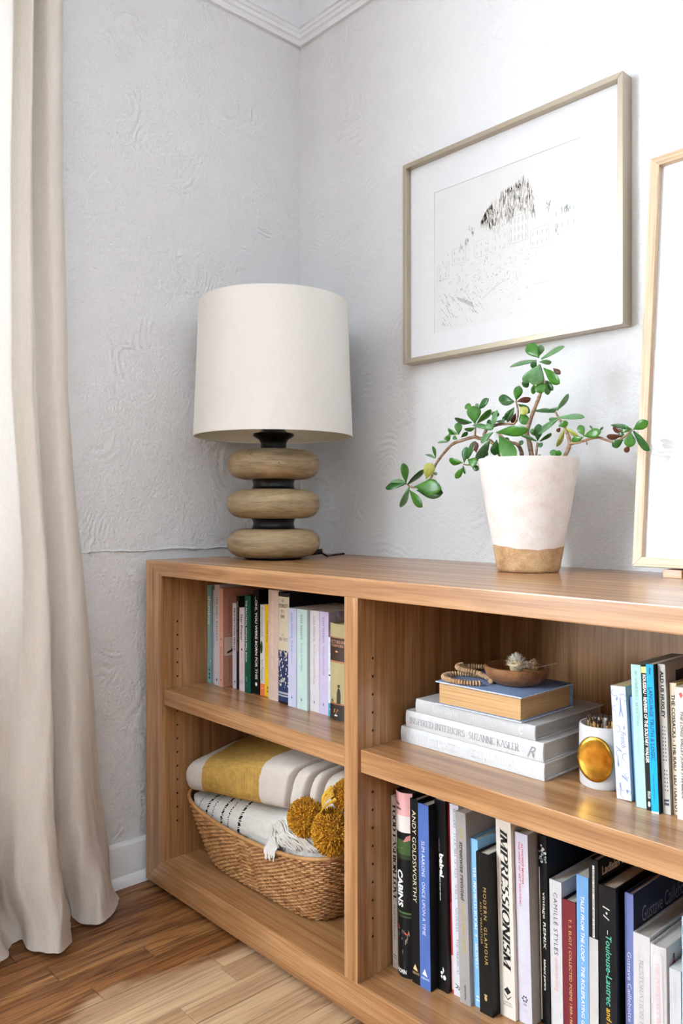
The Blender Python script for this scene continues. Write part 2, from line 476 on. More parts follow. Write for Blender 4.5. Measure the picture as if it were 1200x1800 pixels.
for i in range(42):
    x0 = i * PW; cuts = [0.0]
    if i in fixed: cuts += list(fixed[i])
    y = cuts[-1] - rng.uniform(.25, .9)
    while y > -2.35:
        cuts.append(y); y -= rng.uniform(.45, 1.05)
    cuts.append(-2.6)
    for a, b in zip(cuts, cuts[1:]):
        dz = rng.uniform(-.0005, .0004); g = .0006
        mb = MB(); mb.box(x0 + g, x0 + PW - g, b + g, a - g, -.008, dz)
        obj('floor_plank', mb, M_FLOOR, floor, bevel=.0009, seg=1)

# ================================================================== bookcase
XL, YF, G, T, TL, TB, H = .0435, -.5175, .0164, .0348, .0718, .0607, .762
TOP = G + H
D0, D1 = .741, .7749
D2, D3 = 1.640, 1.674
XR = D3 + (D0 - XL) 
YB = -.1063
ZSL, TSL, ZSR, TSR = .4784, .0365, .4810, .0390
ZB = G + TB
OX, OY, OZ = oak(0), oak(1), oak(2)
case = thing('bookcase', 'long low oak bookcase with open shelves and mitred corners along the wall', 'bookcase', (XL, YF, 0))
def cpart(name, mb, mat, bevel=.0012):
    mb.v = [(x - XL, y - YF, z) for x, y, z in mb.v]
    return obj(name, mb, mat, case, bevel=bevel)
def poly_y(poly, y0=YF, y1=-.0015):
    return MB().prism(poly, 1, y0, y1)
cpart('top_panel', poly_y([(XL, TOP), (XR, TOP), (XR-TL, TOP-T), (XL+TL, TOP-T)]), OX, .002)
cpart('side_panel', poly_y([(XL, G), (XL, TOP), (XL+TL, TOP-T), (XL+TL, ZB)]), OZ)
cpart('side_panel', poly_y([(XR, G), (XR, TOP), (XR-TL, TOP-T), (XR-TL, ZB)]), OZ)
cpart('bottom_panel', poly_y([(XL, G), (XR, G), (XR-TL, ZB), (XL+TL, ZB)]), OX)
cpart('plinth', MB().box(XL+.04, XR-.04, YF+.06, -.03, 0, G+.001), flat('#3a2a1c', .7), .001)
cpart('back_panel', MB().box(XL+TL-.002, XR-TL+.002, YB, YB+.012, ZB-.002, TOP-T+.002), OZ, 0)
for a, b in ((D0, D1), (D2, D3)):
    cpart('divider', MB().box(a, b, YF+.0004, YB, ZB-.0005, TOP-T+.0005), OZ)
YS = YF + .0066
for a, b, z, t in ((XL+TL, D0, ZSL, TSL), (D1, D2, ZSR, TSR), (D3, XR-TL, ZSL, TSL)):
    cpart('shelf', MB().box(a+.0004, b-.0004, YS, YB, z - t, z), OX, .0014)
hole = None
M_HOLE = flat('#120c08', .9, var=0)
def pin_hole(x, y, z, sgn):
    global hole
    if hole is None:
        mb = MB(); n = 10; vs = []
        for k in range(n):
            a = 2*math.pi*k/n; vs.append((0, .0024*math.cos(a), .0024*math.sin(a)))
        for k in range(n):
            a = 2*math.pi*k/n; vs.append((.0004, .0021*math.cos(a), .0021*math.sin(a)))
        mb.add(vs, [tuple(range(n, 2*n))] + [(k, (k+1) % n, n+(k+1) % n, n+k) for k in range(n)])
        hole = obj('pin_hole', mb, M_HOLE, case); o = hole
    else:
        o = hole.copy(); COL.objects.link(o)
    o.location = (x - XL, y - YF, z); o.scale = (sgn, 1, 1)
zl = [.6341 - .0324 * k for k in range(5)] + [.4216 - .0324 * k for k in range(9)]
for z in zl: pin_hole(XL+TL, -.4745, z, 1)
for z in [.6355 - .0318 * k for k in range(5)] + [.434, .4005, .3687, .3369, .3051, .2733, .2415, .2097, .178, .146]: pin_hole(D1, -.480, z, 1)

# ================================================================== curtain
M_CURT = cloth('linen_curtain', '#e2d9ce', transl=.15, bump=.3, weave=1100, var=.12, tint='#ece8e4')
def cr(p, t):
    n = len(p) - 1; t = max(0, min(.99999, t)) * n; i = int(t); f = t - i
    a = p[max(0, i-1)]; b = p[i]; c = p[i+1]; d = p[min(n, i+2)]
    return tuple(.5*((2*b[k]) + (-a[k]+c[k])*f + (2*a[k]-5*b[k]+4*c[k]-d[k])*f*f + (-a[k]+3*b[k]-3*c[k]+d[k])*f**3) for k in range(len(b)))
# fold section seen from above: (distance from the right edge, distance off the wall), at three heights
SEC_T = [(0,.075),(.018,.095),(.040,.085),(.050,.045),(.056,.040),(.064,.075),(.074,.104),(.084,.070),(.092,.045),(.12,.115),(.17,.128),(.23,.130),(.27,.10),(.295,.07),(.34,.125),(.40,.07),(.46,.115),(.55,.12),(.62,.08)]
SEC_M = [(0,.070),(.020,.098),(.044,.100),(.060,.068),(.070,.058),(.080,.085),(.098,.118),(.115,.105),(.128,.080),(.150,.125),(.195,.142),(.255,.142),(.29,.11),(.32,.075),(.37,.135),(.43,.075),(.49,.125),(.58,.13),(.66,.085)]
SEC_B = [(0,.075),(.035,.105),(.080,.125),(.115,.100),(.130,.085),(.138,.110),(.150,.170),(.185,.190),(.225,.150),(.240,.095),(.262,.090),(.275,.150),(.315,.175),(.37,.09),(.43,.16),(.50,.17),(.57,.10),(.64,.15),(.72,.10)]
for sec, d0_, x_ in ((SEC_T, .62, .115), (SEC_M, .66, .125), (SEC_B, .72, .145)):
    for k_ in range(8):      # more folds out of view along the window
        sec.append((d0_ + .045 + .05 * k_, x_ if k_ % 2 == 0 else .065))
EDGE = [(0,-.612),(.10,-.628),(.26,-.650),(.45,-.662),(.64,-.677),(.78,-.690),(.893,-.703),(1.14,-.722),(1.63,-.733),(2.45,-.738)]
def edge_y(z):
    for (z0, y0), (z1, y1) in zip(EDGE, EDGE[1:]):
        if z <= z1: return y0 + (y1 - y0) * max(0, (z - z0)) / (z1 - z0)
    return EDGE[-1][1]
from mathutils import noise as mnoise
def curtain_pt(u0, v):
    u = u0 * 26 / 18
    z = 2.425 * v
    w = z / 2.44
    a = cr(SEC_B, u0); b = cr(SEC_M, u0); c = cr(SEC_T, u0)
    if w < .4: k = (w / .4); k = k*k*(3-2*k); d, x = (a[i] + (b[i]-a[i]) * k for i in (0, 1))
    else: k = (w - .4) / .6; k = k*k*(3-2*k); d, x = (b[i] + (c[i]-b[i]) * k for i in (0, 1))
    wr = max(0, 1 - z / .75)
    nz = mnoise.noise((u * 9, z * 3.0, 1.7)); n2 = mnoise.noise((u * 22, z * 9.0 + u * 14, 4.1)); n3 = mnoise.noise((u * 60, z * 14 - u * 30, 9.1))
    x += .012 * nz * (.35 + wr) + .010 * n2 * (.12 + wr * wr) + .003 * n3 * wr
    d += .010 * n2 * wr + .008 * nz * wr
    # the hem breaks on the floor
    hem = .006 + .010 * (.5 + .5 * math.sin(u * 31 + 1.0)) + .006 * mnoise.noise((u * 15, 3, 3))
    sag = max(0, 1 - z / .16)
    x += .022 * sag * math.sin(u * 26) * (.4 + .6 * math.sin(u * 9 + 1)) + .020 * sag * sag
    d += .012 * sag * math.sin(u * 21 + z * 30)
    zz = hem + z
    return (max(.030, x), edge_y(z) - d, zz)
mb = MB(); mb.grid(curtain_pt, 300, 140)
curt = obj('curtain', mb, M_CURT, smooth=80)
tag(curt, 'beige linen curtain hanging to the floor at the left by the window', 'curtain')
mb = MB(); mb.tube([(.10, -.60, 2.476), (.10, -4.5, 2.476)], .011, 12)
rod = tag(obj('curtain_rod', mb, flat('#2b2723', .4, .6), smooth=50), 'slim dark curtain rod above the window', 'curtain rod')
for y_ in (-.66, -4.4):
    mb = MB(); mb.tube([(0, y_, 2.476), (.10, y_, 2.476)], .008, 8); obj('bracket', mb, flat('#2b2723', .4, .6), rod, smooth=50)

# sheer inner curtain across the window
def sheer_mat():
    m = N('sheer_voile'); tr = m.n('ShaderNodeBsdfTransparent'); tl = m.n('ShaderNodeBsdfTranslucent'); df = m.n('ShaderNodeBsdfDiffuse')
    for q in (tl, df): q.inputs[0].default_value = (.93, .93, .92, 1)
    a = m.n('ShaderNodeMixShader', {0: .3}); m.link(tl.outputs[0], a.inputs[1]); m.link(df.outputs[0], a.inputs[2])
    lw = m.n('ShaderNodeLayerWeight', {'Blend': .5}); fac = m.math('MULTIPLY_ADD', lw.outputs['Facing'], .5); fac.node.inputs[2].default_value = .42
    b = m.n('ShaderNodeMixShader', {0: fac}); m.link(tr.outputs[0], b.inputs[1]); m.link(a.outputs[0], b.inputs[2]); m.link(b.outputs[0], m.out.inputs[0])
    return m.m
def sheer_pt(u, v):
    y = -.80 - 3.6 * u; z = .30 + 2.05 * v
    x = .030 + .014 * math.sin(u * 216 + 1.5 * math.sin(u * 17)) * (.6 + .4 * math.sin(u * 37)) + .002 * math.sin(z * 3 + u * 40)
    return (max(.008, x), y, z)
mb = MB(); mb.grid(sheer_pt, 420, 4)
tag(obj('sheer_curtain', mb, sheer_mat(), smooth=80, fix=False), 'sheer white voile curtain across the window behind the linen one', 'curtain')

# ================================================================== table lamp
LX, LY = .213, -.263
lamp = thing('table_lamp', 'table lamp of three stacked wooden discs under a cream drum shade', 'lamp', (LX, LY, TOP))
def wood_disc_mat():
    m = N('grey_brown_turned_wood')
    n1 = m.noise(m.coord((9, 9, 60)), 1, 5, .6, 1.2)
    c = m.ramp(n1, [(.25, lin('#75624a')), (.5, lin('#a08a68')), (.72, lin('#b59d7a'))])
    n2 = m.noise(m.coord((30, 30, 420)), 1, 2)
    c = m.mix(.5, c, m.ramp(n2, [(.35, (.66, .6, .54)), (.5, (1, 1, 1))]), 'MULTIPLY')
    cr_ = m.noise(m.coord((22, 22, 130)), 1, 3, .6, 2.0)
    c = m.mix(1.0, c, m.ramp(cr_, [(.27, (.3, .24, .2)), (.31, (1, 1, 1))]), 'MULTIPLY')
    m.color(c); m.set(Roughness=.5); m.bump(n2, .25, .0008)
    return m.m
M_DISC = wood_disc_mat(); M_BLACK = flat('#0b0a09', .32, var=.1, spec=.4)
mb = MB(); mb.lathe([(0, 0), (.066, 0), (.070, .003), (.070, .006), (.05, .008), (0, .008)], n=56)
obj('base', mb, M_BLACK, lamp, smooth=40)
def disc(z0, z1, R=.1135):
    h = (z1 - z0) / 2; c = (z0 + z1) / 2; p = [(0, z0)]
    for i in range(0, 29):
        a = -math.pi/2 + math.pi * i / 28
        ca, sa = math.cos(a), math.sin(a)
        p.append((R - h * 1.35 + h * 1.35 * (abs(ca) ** .82), c + h * (1 if sa > 0 else -1) * abs(sa) ** .92))
    p.append((0, z1))
    mb = MB(); mb.lathe(p, n=72); return mb
S0 = .0046
for z0, z1 in ((S0, .0735), (.0985, .1700), (.1945, .2665)):
    obj('wooden_disc', disc(z0, z1), M_DISC, lamp, smooth=60)
for z0, z1 in ((.0725, .0995), (.1690, .1955)):
    m_ = (z0 + z1) / 2
    mb = MB(); mb.lathe([(0, z0), (.055, z0), (.0515, z0+.005), (.0495, m_), (.0515, z1-.005), (.055, z1), (0, z1)], n=48)
    obj('spacer', mb, M_BLACK, lamp, smooth=60)
mb = MB(); mb.lathe([(0, .2655), (.0325, .2655), (.031, .275), (.031, .283), (.036, .292), (.046, .298), (.0505, .302), (.0495, .3065), (.038, .309), (.031, .312), (.027, .3185), (.0275, .324), (.027, .327), (.013, .3275), (.013, .36), (0, .36)], n=48)
obj('neck', mb, M_BLACK, lamp, smooth=45)
ZS0, ZS1 = 1.077 - TOP, 1.403 - TOP
M_SHADE = cloth('cream_linen_shade', '#f1ede6', transl=.12, bump=.18, weave=1300, var=.05, tint='#f6ead8')
mb = MB(); mb.lathe([(.1945, ZS0), (.1815, ZS1), (.1800, ZS1), (.1930, ZS0)], n=96, close=True)
shade = obj('lamp_shade', mb, M_SHADE, lamp, smooth=40)
mb = MB(); mb.lathe([(.1925, ZS0+.001), (.1795, ZS1-.001)], n=96)
obj('shade_lining', mb, flat('#e3d8bf', .8, var=.02), shade, smooth=60, fix=False)
for rr, zz in ((.1935, ZS0+.001), (.1805, ZS1-.001)):
    mb = MB(); mb.tube([(rr*math.cos(2*math.pi*i/64), rr*math.sin(2*math.pi*i/64), zz) for i in range(65)], .0017, 6)
    obj('shade_ring', mb, M_SHADE, shade, smooth=60)
mb = MB()
for k in range(3):
    a = 2*math.pi*k/3 + .4; mb.tube([(0, 0, ZS1-.03), (.181*math.cos(a), .181*math.sin(a), ZS1-.004)], .0015, 6)
mb.tube([(0, 0, .35), (0, 0, ZS1-.028)], .004, 8)
obj('spider', mb, flat('#b8b2a6', .3, .9), lamp, smooth=60)
mb = MB(); mb.lathe([(0, .36), (.013, .365), (.017, .38), (.027, .405), (.030, .425), (.024, .447), (.010, .457), (0, .458)], n=24)
obj('bulb', mb, flat('#f4f2ea', .3, var=0), lamp, smooth=60)
mb = MB(); mb.tube([(.070, .060, .012), (.086, .074, .018), (.088, .090, .010), (.070, .115, .004), (.030, .150, .0025), (.0, .20, .0025), (-.02, .255, .0025)], .0024, 8)
mb.tube([(.060, .052, .012), (.092, .079, .019)], .0065, 10)
obj('cord', mb, M_BLACK, lamp, smooth=60)

# ================================================================== framed pictures
def frame_rails(parent, x0, x1, z0, z1, yf, yb, w, mats, local=(0,0,0)):
    """four mitred rails; local origin subtracted"""
    ox, oy, oz = local
    def q(poly):
        mb = MB(); mb.prism([(x - ox, z - oz) for x, z in poly], 1, yf - oy, yb - oy); return mb
    obj('rail', q([(x0,z1),(x1,z1),(x1-w,z1-w),(x0+w,z1-w)]), mats[0], parent, bevel=.0006, seg=1)
    obj('rail', q([(x0,z0),(x1,z0),(x1-w,z0+w),(x0+w,z0+w)]), mats[0], parent, bevel=.0006, seg=1)
    obj('stile', q([(x0,z0),(x0,z1),(x0+w,z1-w),(x0+w,z0+w)]), mats[1], parent, bevel=.0006, seg=1)
    obj('stile', q([(x1,z0),(x1,z1),(x1-w,z1-w),(x1-w,z0+w)]), mats[1], parent, bevel=.0006, seg=1)
PX0, PX1, PZ0, PZ1, PD = .4344, 1.0098, 1.2543, 1.7407, .0369
pic = thing('picture_frame', 'champagne metal framed sketch of a hill town hanging on the wall', 'picture', (PX0, -.001, PZ0))
M_CHAMP = N('champagne_metal').set(Metallic=.75, Roughness=.38); M_CHAMP.color(lin('#b3a794')); M_CHAMP = M_CHAMP.m
frame_rails(pic, PX0, PX1, PZ0, PZ1, -PD, -.001, .0115, (M_CHAMP, M_CHAMP), (PX0, -.001, PZ0))
M_MAT = flat('#e3e4e6', .8, var=.01); M_PAPER = flat('#e0e0df', .85, var=.015)
AX0, AX1, AZ0, AZ1 = .5215, .9095, 1.318, 1.653
mb = MB()
w = .0105
for x0, x1, z0, z1 in ((PX0+w, AX0, PZ0+w, PZ1-w), (AX1, PX1-w, PZ0+w, PZ1-w), (AX0, AX1, PZ0+w, AZ0), (AX0, AX1, AZ1, PZ1-w)):
    mb.box(x0-PX0, x1-PX0, -.0190, -.0175, z0-PZ0, z1-PZ0)
obj('mat_board', mb, M_MAT, pic)
mb = MB(); mb.box(PX0+w-PX0, PX1-w-PX0, -.0174, -.0165, w, PZ1-PZ0-w)
art = obj('artwork', mb, M_PAPER, pic)
mb = MB(); mb.box(w, PX1-PX0-w, -.0245, -.0235, w, PZ1-PZ0-w); obj('glass', mb, M_GLASS, pic)
# pale drawing: thin flat pen and pencil marks printed on the paper
rng = random.Random(21)
def mark(mb, x0, z0, x1, z1, w):
    dx, dz = x1-x0, z1-z0; L = math.hypot(dx, dz) or 1; nx, nz = -dz/L*w/2, dx/L*w/2
    y = -.01755
    mb.add([(x0+nx-PX0, y, z0+nz-PZ0), (x1+nx-PX0, y, z1+nz-PZ0), (x1-nx-PX0, y, z1-nz-PZ0), (x0-nx-PX0, y, z0-nz-PZ0)], [(0,1,2,3)])
hill = [(.655,1.545),(.668,1.566),(.69,1.592),(.71,1.602),(.735,1.607),(.752,1.610),(.764,1.612),(.771,1.632),(.777,1.612),(.788,1.606),(.80,1.552)]
def hz(x):
    for (a, b), (c, d) in zip(hill, hill[1:]):
        if a <= x <= c: return b + (d-b)*(x-a)/(c-a)
    return 1.54
m1, m2, m3, m4, m5, m6 = MB(), MB(), MB(), MB(), MB(), MB()
for _ in range(520):
    x = rng.uniform(.657, .80); top = hz(x); lo = 1.535 + .015*math.sin(x*60)
    z = rng.uniform(lo, top); mark(rng.choice((m1, m1, m2)), x, z, x + rng.uniform(-.003, .003), z - rng.uniform(.004, .016), rng.uniform(.0008, .002))
def win_house(x, z, w, h, mbk, nx, nz):
    for a in ((x,z,x+w,z),(x,z+h,x+w,z+h+.002),(x,z,x,z+h),(x+w,z,x+w,z+h)): mark(mbk, *a, .0007)
    for i in range(nx):
        for k in range(nz):
            cx, cz = x + w*(i+.5)/nx, z + h*(k+.5)/nz; mark(m3, cx, cz - h*.1, cx, cz + h*.1, .0016)
win_house(.690,1.467,.040,.046,m4,3,2); win_house(.735,1.478,.048,.058,m3,5,3); win_house(.845,1.475,.055,.052,m4,4,2)
win_house(.790,1.455,.045,.040,m3,4,2); win_house(.640,1.470,.038,.036,m3,3,2); win_house(.575,1.468,.040,.036,m3,3,2); win_house(.530,1.440,.035,.035,m3,2,2)
for x, z, n in ((.617,1.512,16),(.634,1.530,14),(.695,1.538,10),(.834,1.533,9),(.872,1.512,10),(.88,1.515,8),(.855,1.475,8),(.668,1.455,5),(.600,1.500,6)):
    for _ in range(n):
        a = x + rng.gauss(0, .0035); b = z + rng.gauss(0, .005); mark(rng.choice((m5, m5, m3)), a, b, a + rng.uniform(-.001, .001), b + rng.uniform(.003, .009), .0011)
for _ in range(300):
    t = rng.random(); x = .53 + .25*t + rng.gauss(0, .02); z = 1.435 - .02*t + rng.gauss(0, .03)
    if AX0 + .004 < x < AX1 - .02 and z > AZ0 + .01:
        a = rng.uniform(0, 6.28); L = rng.uniform(.002, .008); mark(rng.choice((m3, m3, m6)), x, z, x + L*math.cos(a), z + L*math.sin(a), .0007)
for _ in range(60):
    x = rng.uniform(.54, .66); z = rng.uniform(1.335, 1.415); L = rng.uniform(.004, .016)
    mark(m6 if rng.random() < .6 else m3, x, z, x + L*.55, z - L*.8, .0010)
mark(m3, .66, 1.372, .70, 1.395, .0012); mark(m3, .70, 1.395, .735, 1.405, .0010); mark(m3, .80, 1.377, .83, 1.378, .0009)
for k in range(14): mark(m6, .590 + k*.0032, 1.392 - .0015*k, .593 + k*.0034, 1.384 - .002*k, .0013)
for i, (mk, c) in enumerate(((m1, '#c6c1b9'), (m2, '#cfc7b9'), (m3, '#bcbfc3'), (m4, '#dacdc6'), (m5, '#71897f'), (m6, '#8d9295'))):
    obj(('hill_wash', 'stone_wash', 'pencil_lines', 'terracotta_lines', 'tree_strokes', 'ink_strokes')[i], mk, flat(c, .9, var=0), art, fix=False)['kind'] = 'stuff'

# pale wood frame leaning on the wall
M_MAPLE = [oak(a, '#dcc6ab', '#d3b998', '#bfa07c', .5, 'pale_maple', .5) for a in (0, 1, 2)]
LX0, LX1, LH = 1.0615, 1.68, .765
lean_a = math.atan2(.070, .756)
lf = thing('leaning_picture', 'large pale wood picture frame leaning against the wall on small blocks', 'picture', (LX0, -.1010, .7945), (-lean_a, 0, 0))
frame_rails(lf, 0, LX1-LX0, 0, LH, 0, .022, .0175, (M_MAPLE[0], M_MAPLE[2]))
mb = MB(); w = .017
MX = .112
for x0, x1, z0, z1 in ((w, MX, w, LH-w), (LX1-LX0-MX, LX1-LX0-w, w, LH-w), (MX, LX1-LX0-MX, w, MX), (MX, LX1-LX0-MX, LH-MX, LH-w)):
    mb.box(x0, x1, .0120, .0140, z0, z1)
obj('mat_board', mb, M_MAT, lf)
mb = MB(); mb.box(w, LX1-LX0-w, .0141, .0200, w, LH-w); obj('artwork', mb, M_PAPER, lf)
mb = MB(); mb.box(w, LX1-LX0-w, .0085, .0095, w, LH-w); obj('glass', mb, M_GLASS, lf)
for k, (x, nm) in enumerate(((1.125, 'left'), (1.585, 'right'))):
    mb = MB(); mb.box(0, .034, -.012, .05, 0, .0138)
    b_ = obj('wooden_block', mb, OX, bevel=.001, loc=(x, -.102, TOP))
    tag(b_, f'small oak block propping up the {nm} end of the leaning picture', 'block')

# ================================================================== books
def cover_mat(hexc, rough=.5): return flat(hexc, rough, var=.04, scale=60, spec=.28)
M_PAGES = None
def pages_mat(hexc):
    key = ('pages', hexc)
    if key in MATS: return MATS[key]
    m = N('page_edges_' + hexc.lstrip('#')); c = lin(hexc)
    n = m.noise(m.coord((1400, 6, 6)), 1, 2)
    m.color(m.ramp(n, [(.3, tuple(x * .78 for x in c)), (.65, c)])); m.set(Roughness=.9); m.bump(n, .3, .0006)
    MATS[key] = m.m
    return m.m
class Book: pass
def book(label, x, y, z, w, h, d, lean=0.0, cover='#ffffff', pages='#ece4d4', kind='soft', bulge=0.0, group=None, rough=.5, side=None, name='book'):
    """standing book, spine towards the room; local x across the spine, y into the shelf, z up"""
    b = Book(); b.w, b.h, b.d, b.bulge = w, h, d, bulge
    b.root = thing(name, label, 'book', (x, y, z), (0, -math.radians(lean), 0), group)
    t = .0024 if kind == 'hard' else .0007
    t = min(t, w * .18)
    n = 10 if bulge else 1
    outer = [(0, d)] + [(w * i / n, -bulge * (1 - (2 * i / n - 1) ** 2)) for i in range(n + 1)] + [(w, d)]
    inner = [(t, d)] + [(t + (w - 2 * t) * i / n, t - bulge * (1 - (2 * i / n - 1) ** 2)) for i in range(n + 1)] + [(w - t, d)]
    m = len(outer); vs = []
    for p in outer + inner: vs.append((p[0], p[1], 0))
    for p in outer + inner: vs.append((p[0], p[1], h))
    K = 2 * m; fs = []
    for i in range(m - 1):
        fs.append((i, i+1, K+i+1, K+i)); fs.append((m+i+1, m+i, K+m+i, K+m+i+1))
        fs.append((i+1, i, m+i, m+i+1)); fs.append((K+i, K+i+1, K+m+i+1, K+m+i))
    for i in (0, m - 1): fs.append((i, m+i, K+m+i, K+i))
    mb = MB(); mb.add(vs, fs)
    mats = [cover_mat(cover, rough)]
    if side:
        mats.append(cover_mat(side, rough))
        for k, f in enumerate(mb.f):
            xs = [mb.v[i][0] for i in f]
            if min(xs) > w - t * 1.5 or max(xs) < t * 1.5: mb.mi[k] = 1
    b.cover = obj('cover', mb, mats, b.root, smooth=35)
    ins = .0035 if kind == 'hard' else .0003
    pb = MB(); y0 = t + .0005 - bulge * .55
    pb.box(t + .0001, w - t - .0001, y0, d - (.005 if kind == 'hard' else .0004), ins, h - ins)
    b.pages = obj('pages', pb, pages_mat(pages), b.root)
    return b
def txt(b, s, s0, s1, t0=.25, t1=.75, col='#222222', bold=0.0, shear=0.0, space=1.0, serif=False, thick=.15, thin=.05, name='lettering', rough=.6, metal=0.0):
    """s0,s1: fractions of the height from the top; t0,t1: fractions of the spine width, left to right"""
    vf = serif_mesh(s, thick, thin, shear) if serif else text_mesh(s, bold, shear, space)
    return put(b.cover, vf, (b.h * (1 - s0), b.h * (1 - s1), b.w * t0, b.w * t1), flat(col, rough, metal, var=0), b.bulge, b.w, name=name, eps=.0014 if b.bulge > .005 else LETTER_EPS)
def across(b, s, s0, s1, t0, t1, col, bold=0.0, serif=False, shear=0.0, thick=.15, name='lettering'):
    """words set upright across the spine, s0 top and s1 bottom"""
    vf = serif_mesh(s, thick, .05, shear) if serif else text_mesh(s, bold, shear)
    return put(b.cover, vf, (b.w * t0, b.w * t1, b.h * (1 - s1), b.h * (1 - s0)), flat(col, .6, var=0), b.bulge, b.w, vertical=False, name=name, eps=.0014 if b.bulge > .005 else LETTER_EPS)
def band(b, s0, s1, t0, t1, col, name='spine_band', eps=.00018, rough=.5):
    mb = MB(); n = 10 if b.bulge else 1
    def fn(u, v):
        X = b.w * (t0 + (t1 - t0) * u); Z = b.h * (1 - s0 - (s1 - s0) * v)
        return (X, -eps - (b.bulge * (1 - (2 * X / b.w - 1) ** 2) if b.bulge else 0), Z)
    mb.grid(fn, n, 1)
    return obj(name, mb, flat(col, rough, var=.03), b.cover, fix=False)
def shape(b, polys, col, name='emblem', eps=.00036):
    """flat printed polygons, points as (fraction from left, fraction from top)"""
    mb = MB()
    for poly in polys:
        pts = []
        for a, s in poly:
            X = b.w * a; pts.append((X, -eps - (b.bulge * (1 - (2 * a - 1) ** 2) if b.bulge else 0), b.h * (1 - s)))
        mb.add(pts, [tuple(range(len(pts)))])
    return obj(name, mb, flat(col, .6, var=0), b.cover, fix=False)
def blob(b, ca, cs, r, n=12, ry=None):
    """polygon for a dot of radius r metres"""
    ry = ry or r
    return [(ca + r / b.w * math.cos(2*math.pi*k/n), cs + ry / b.h * math.sin(2*math.pi*k/n)) for k in range(n)]

def faint(b, s0, s1, t0, t1, col, seed=1, words=3):
    """small print too worn or small to read: a row of uneven strokes"""
    r = random.Random(seed); pol = []; L_ = (s1 - s0) * b.h; u = 0; step = max(.0007, b.w * (t1 - t0) * .28); k = 0
    nxt = L_ / words
    while u < L_ - step:
        if u > nxt - step * 1.5 and nxt < L_ - step * 3: u += step * 1.6; nxt += L_ / words; continue
        a0 = t0 + (t1 - t0) * r.uniform(0, .12); a1 = t1 - (t1 - t0) * r.uniform(0, .35)
        p = s0 + u / b.h; q = p + step * .5 / b.h
        pol.append([(a0, p), (a1, p), (a1, q), (a0, q)])
        if r.random() < .5: pol.append([(a0, q), (a0 + (t1-t0)*.2, q), (a0 + (t1-t0)*.2, q + step*.4/b.h), (a0, q + step*.4/b.h)])
        u += step * r.uniform(.9, 1.25); k += 1
    return shape(b, pol, col, name='small_print')

GU = 'books on the upper left shelf'
YL = ZSL + .0001
def L(label, x, y, w, h, d, **k): return book(label, x, y, YL, w, h, d, group=GU, **k)
b = L('teal magazine-style book with cream title at the left end of its row', .1185, -.3928, .0180, .236, .21, lean=.1, cover='#7fb0ae', rough=.4)
txt(b, 'domino', .11, .40, .22, .80, '#f3ead0', bold=.02); faint(b, .43, .76, .40, .62, '#d3a48c', 1, 4)
shape(b, [blob(b, .5, .855, .0022, 8), [(.3,.86),(.7,.865),(.7,.875),(.3,.872)], [(.35,.89),(.7,.90),(.6,.93),(.4,.92)], [(.3,.94),(.75,.935),(.7,.955),(.35,.96)]], '#2c4a52')
shape(b, [blob(b, .78, .77, .0018, 8)], '#f1f4f2', name='dot')
b = L('slim lilac paperback with faint purple lettering beside the teal book', .1390, -.3900, .0125, .2264, .16, cover='#cdc3d8')
faint(b, .10, .17, .3, .6, '#c98fb4', 2, 1); faint(b, .24, .62, .2, .66, '#9a86b8', 3, 2)
shape(b, [[(.3,.93),(.6,.94),(.6,.945),(.3,.935)], [(.35,.955),(.6,.96),(.6,.965),(.35,.96)]], '#b9a4c4')
b = L('white paperback with widely spaced black capitals beside the peach book', .1535, -.3953, .0215, .2405, .17, cover='#d8d3d6')
txt(b, 'THE SPIRIT ALMANAC', .12, .56, .30, .62, '#3c3a40', space=1.25); shape(b, [blob(b, .42, .945, .0022, 10, .0034)], '#2a2a2e'); faint(b, .66, .88, .4, .56, '#d3ccd2', 4, 3)
b = L('tall peach book with copper lettering and arched copper cover design', .1760, -.3969, .0150, .2328, .21, cover='#eab6a1', side='#c78f78', kind='hard')
txt(b, 'EVOLUTION of a GODDESS', .08, .44, .30, .72, '#cc8c74', space=1.1); txt(b, 'EMMA MILDON', .60, .88, .35, .62, '#7b4738', space=1.3)
shape(b, [blob(b, .5, .515, .0016, 8, .003)], '#7b4738'); shape(b, [blob(b, .5, .93, .0017, 8)], '#4c2d26')
# copper line work on the cover that shows beside the shorter books
mb = MB()
def cover_quad(mb, b, y0, z0, y1, z1, w=None, eps=.0003):
    X = b.w + eps
    if w is None: mb.add([(X, y0, z0), (X, y1, z0), (X, y1, z1), (X, y0, z1)], [(0,1,2,3)])
    else:
        dy, dz = y1-y0, z1-z0; Ln = math.hypot(dy, dz); a, c = -dz/Ln*w/2, dy/Ln*w/2
        mb.add([(X, y0+a, z0+c), (X, y1+a, z1+c), (X, y1-a, z1-c), (X, y0-a, z0-c)], [(0,1,2,3)])
for z in (.118, .072): cover_quad(mb, b, .004, z, .20, z, .0012)
cover_quad(mb, b, .018, .125, .018, .205, .0012); cover_quad(mb, b, .018, .205, .026, .217, .0012); cover_quad(mb, b, .026, .217, .18, .217, .0012); cover_quad(mb, b, .018, .01, .018, .07, .0012)
obj('cover_linework', mb, flat('#8c5948', .5, var=0), b.cover, fix=False)
mb = MB(); cover_quad(mb, b, .004, .0725, .20, .1175, eps=.0002); obj('cover_label', mb, flat('#dcc6b4', .6, var=0), b.cover, fix=False)
mb = MB(); cover_quad(mb, b, .012, .080, .030, .086, .005); cover_quad(mb, b, .022, .082, .034, .098, .004); obj('cover_motif', mb, flat('#3a2620', .6, var=0), b.cover, fix=False)
b = L('short white paperback with bold black lettering left of the pink book', .2112, -.3837, .0184, .1998, .15, cover='#d5d0dc')
txt(b, 'PROTECTION SPELLS', .06, .55, .30, .66, '#1b1a20', bold=.02, space=1.1)
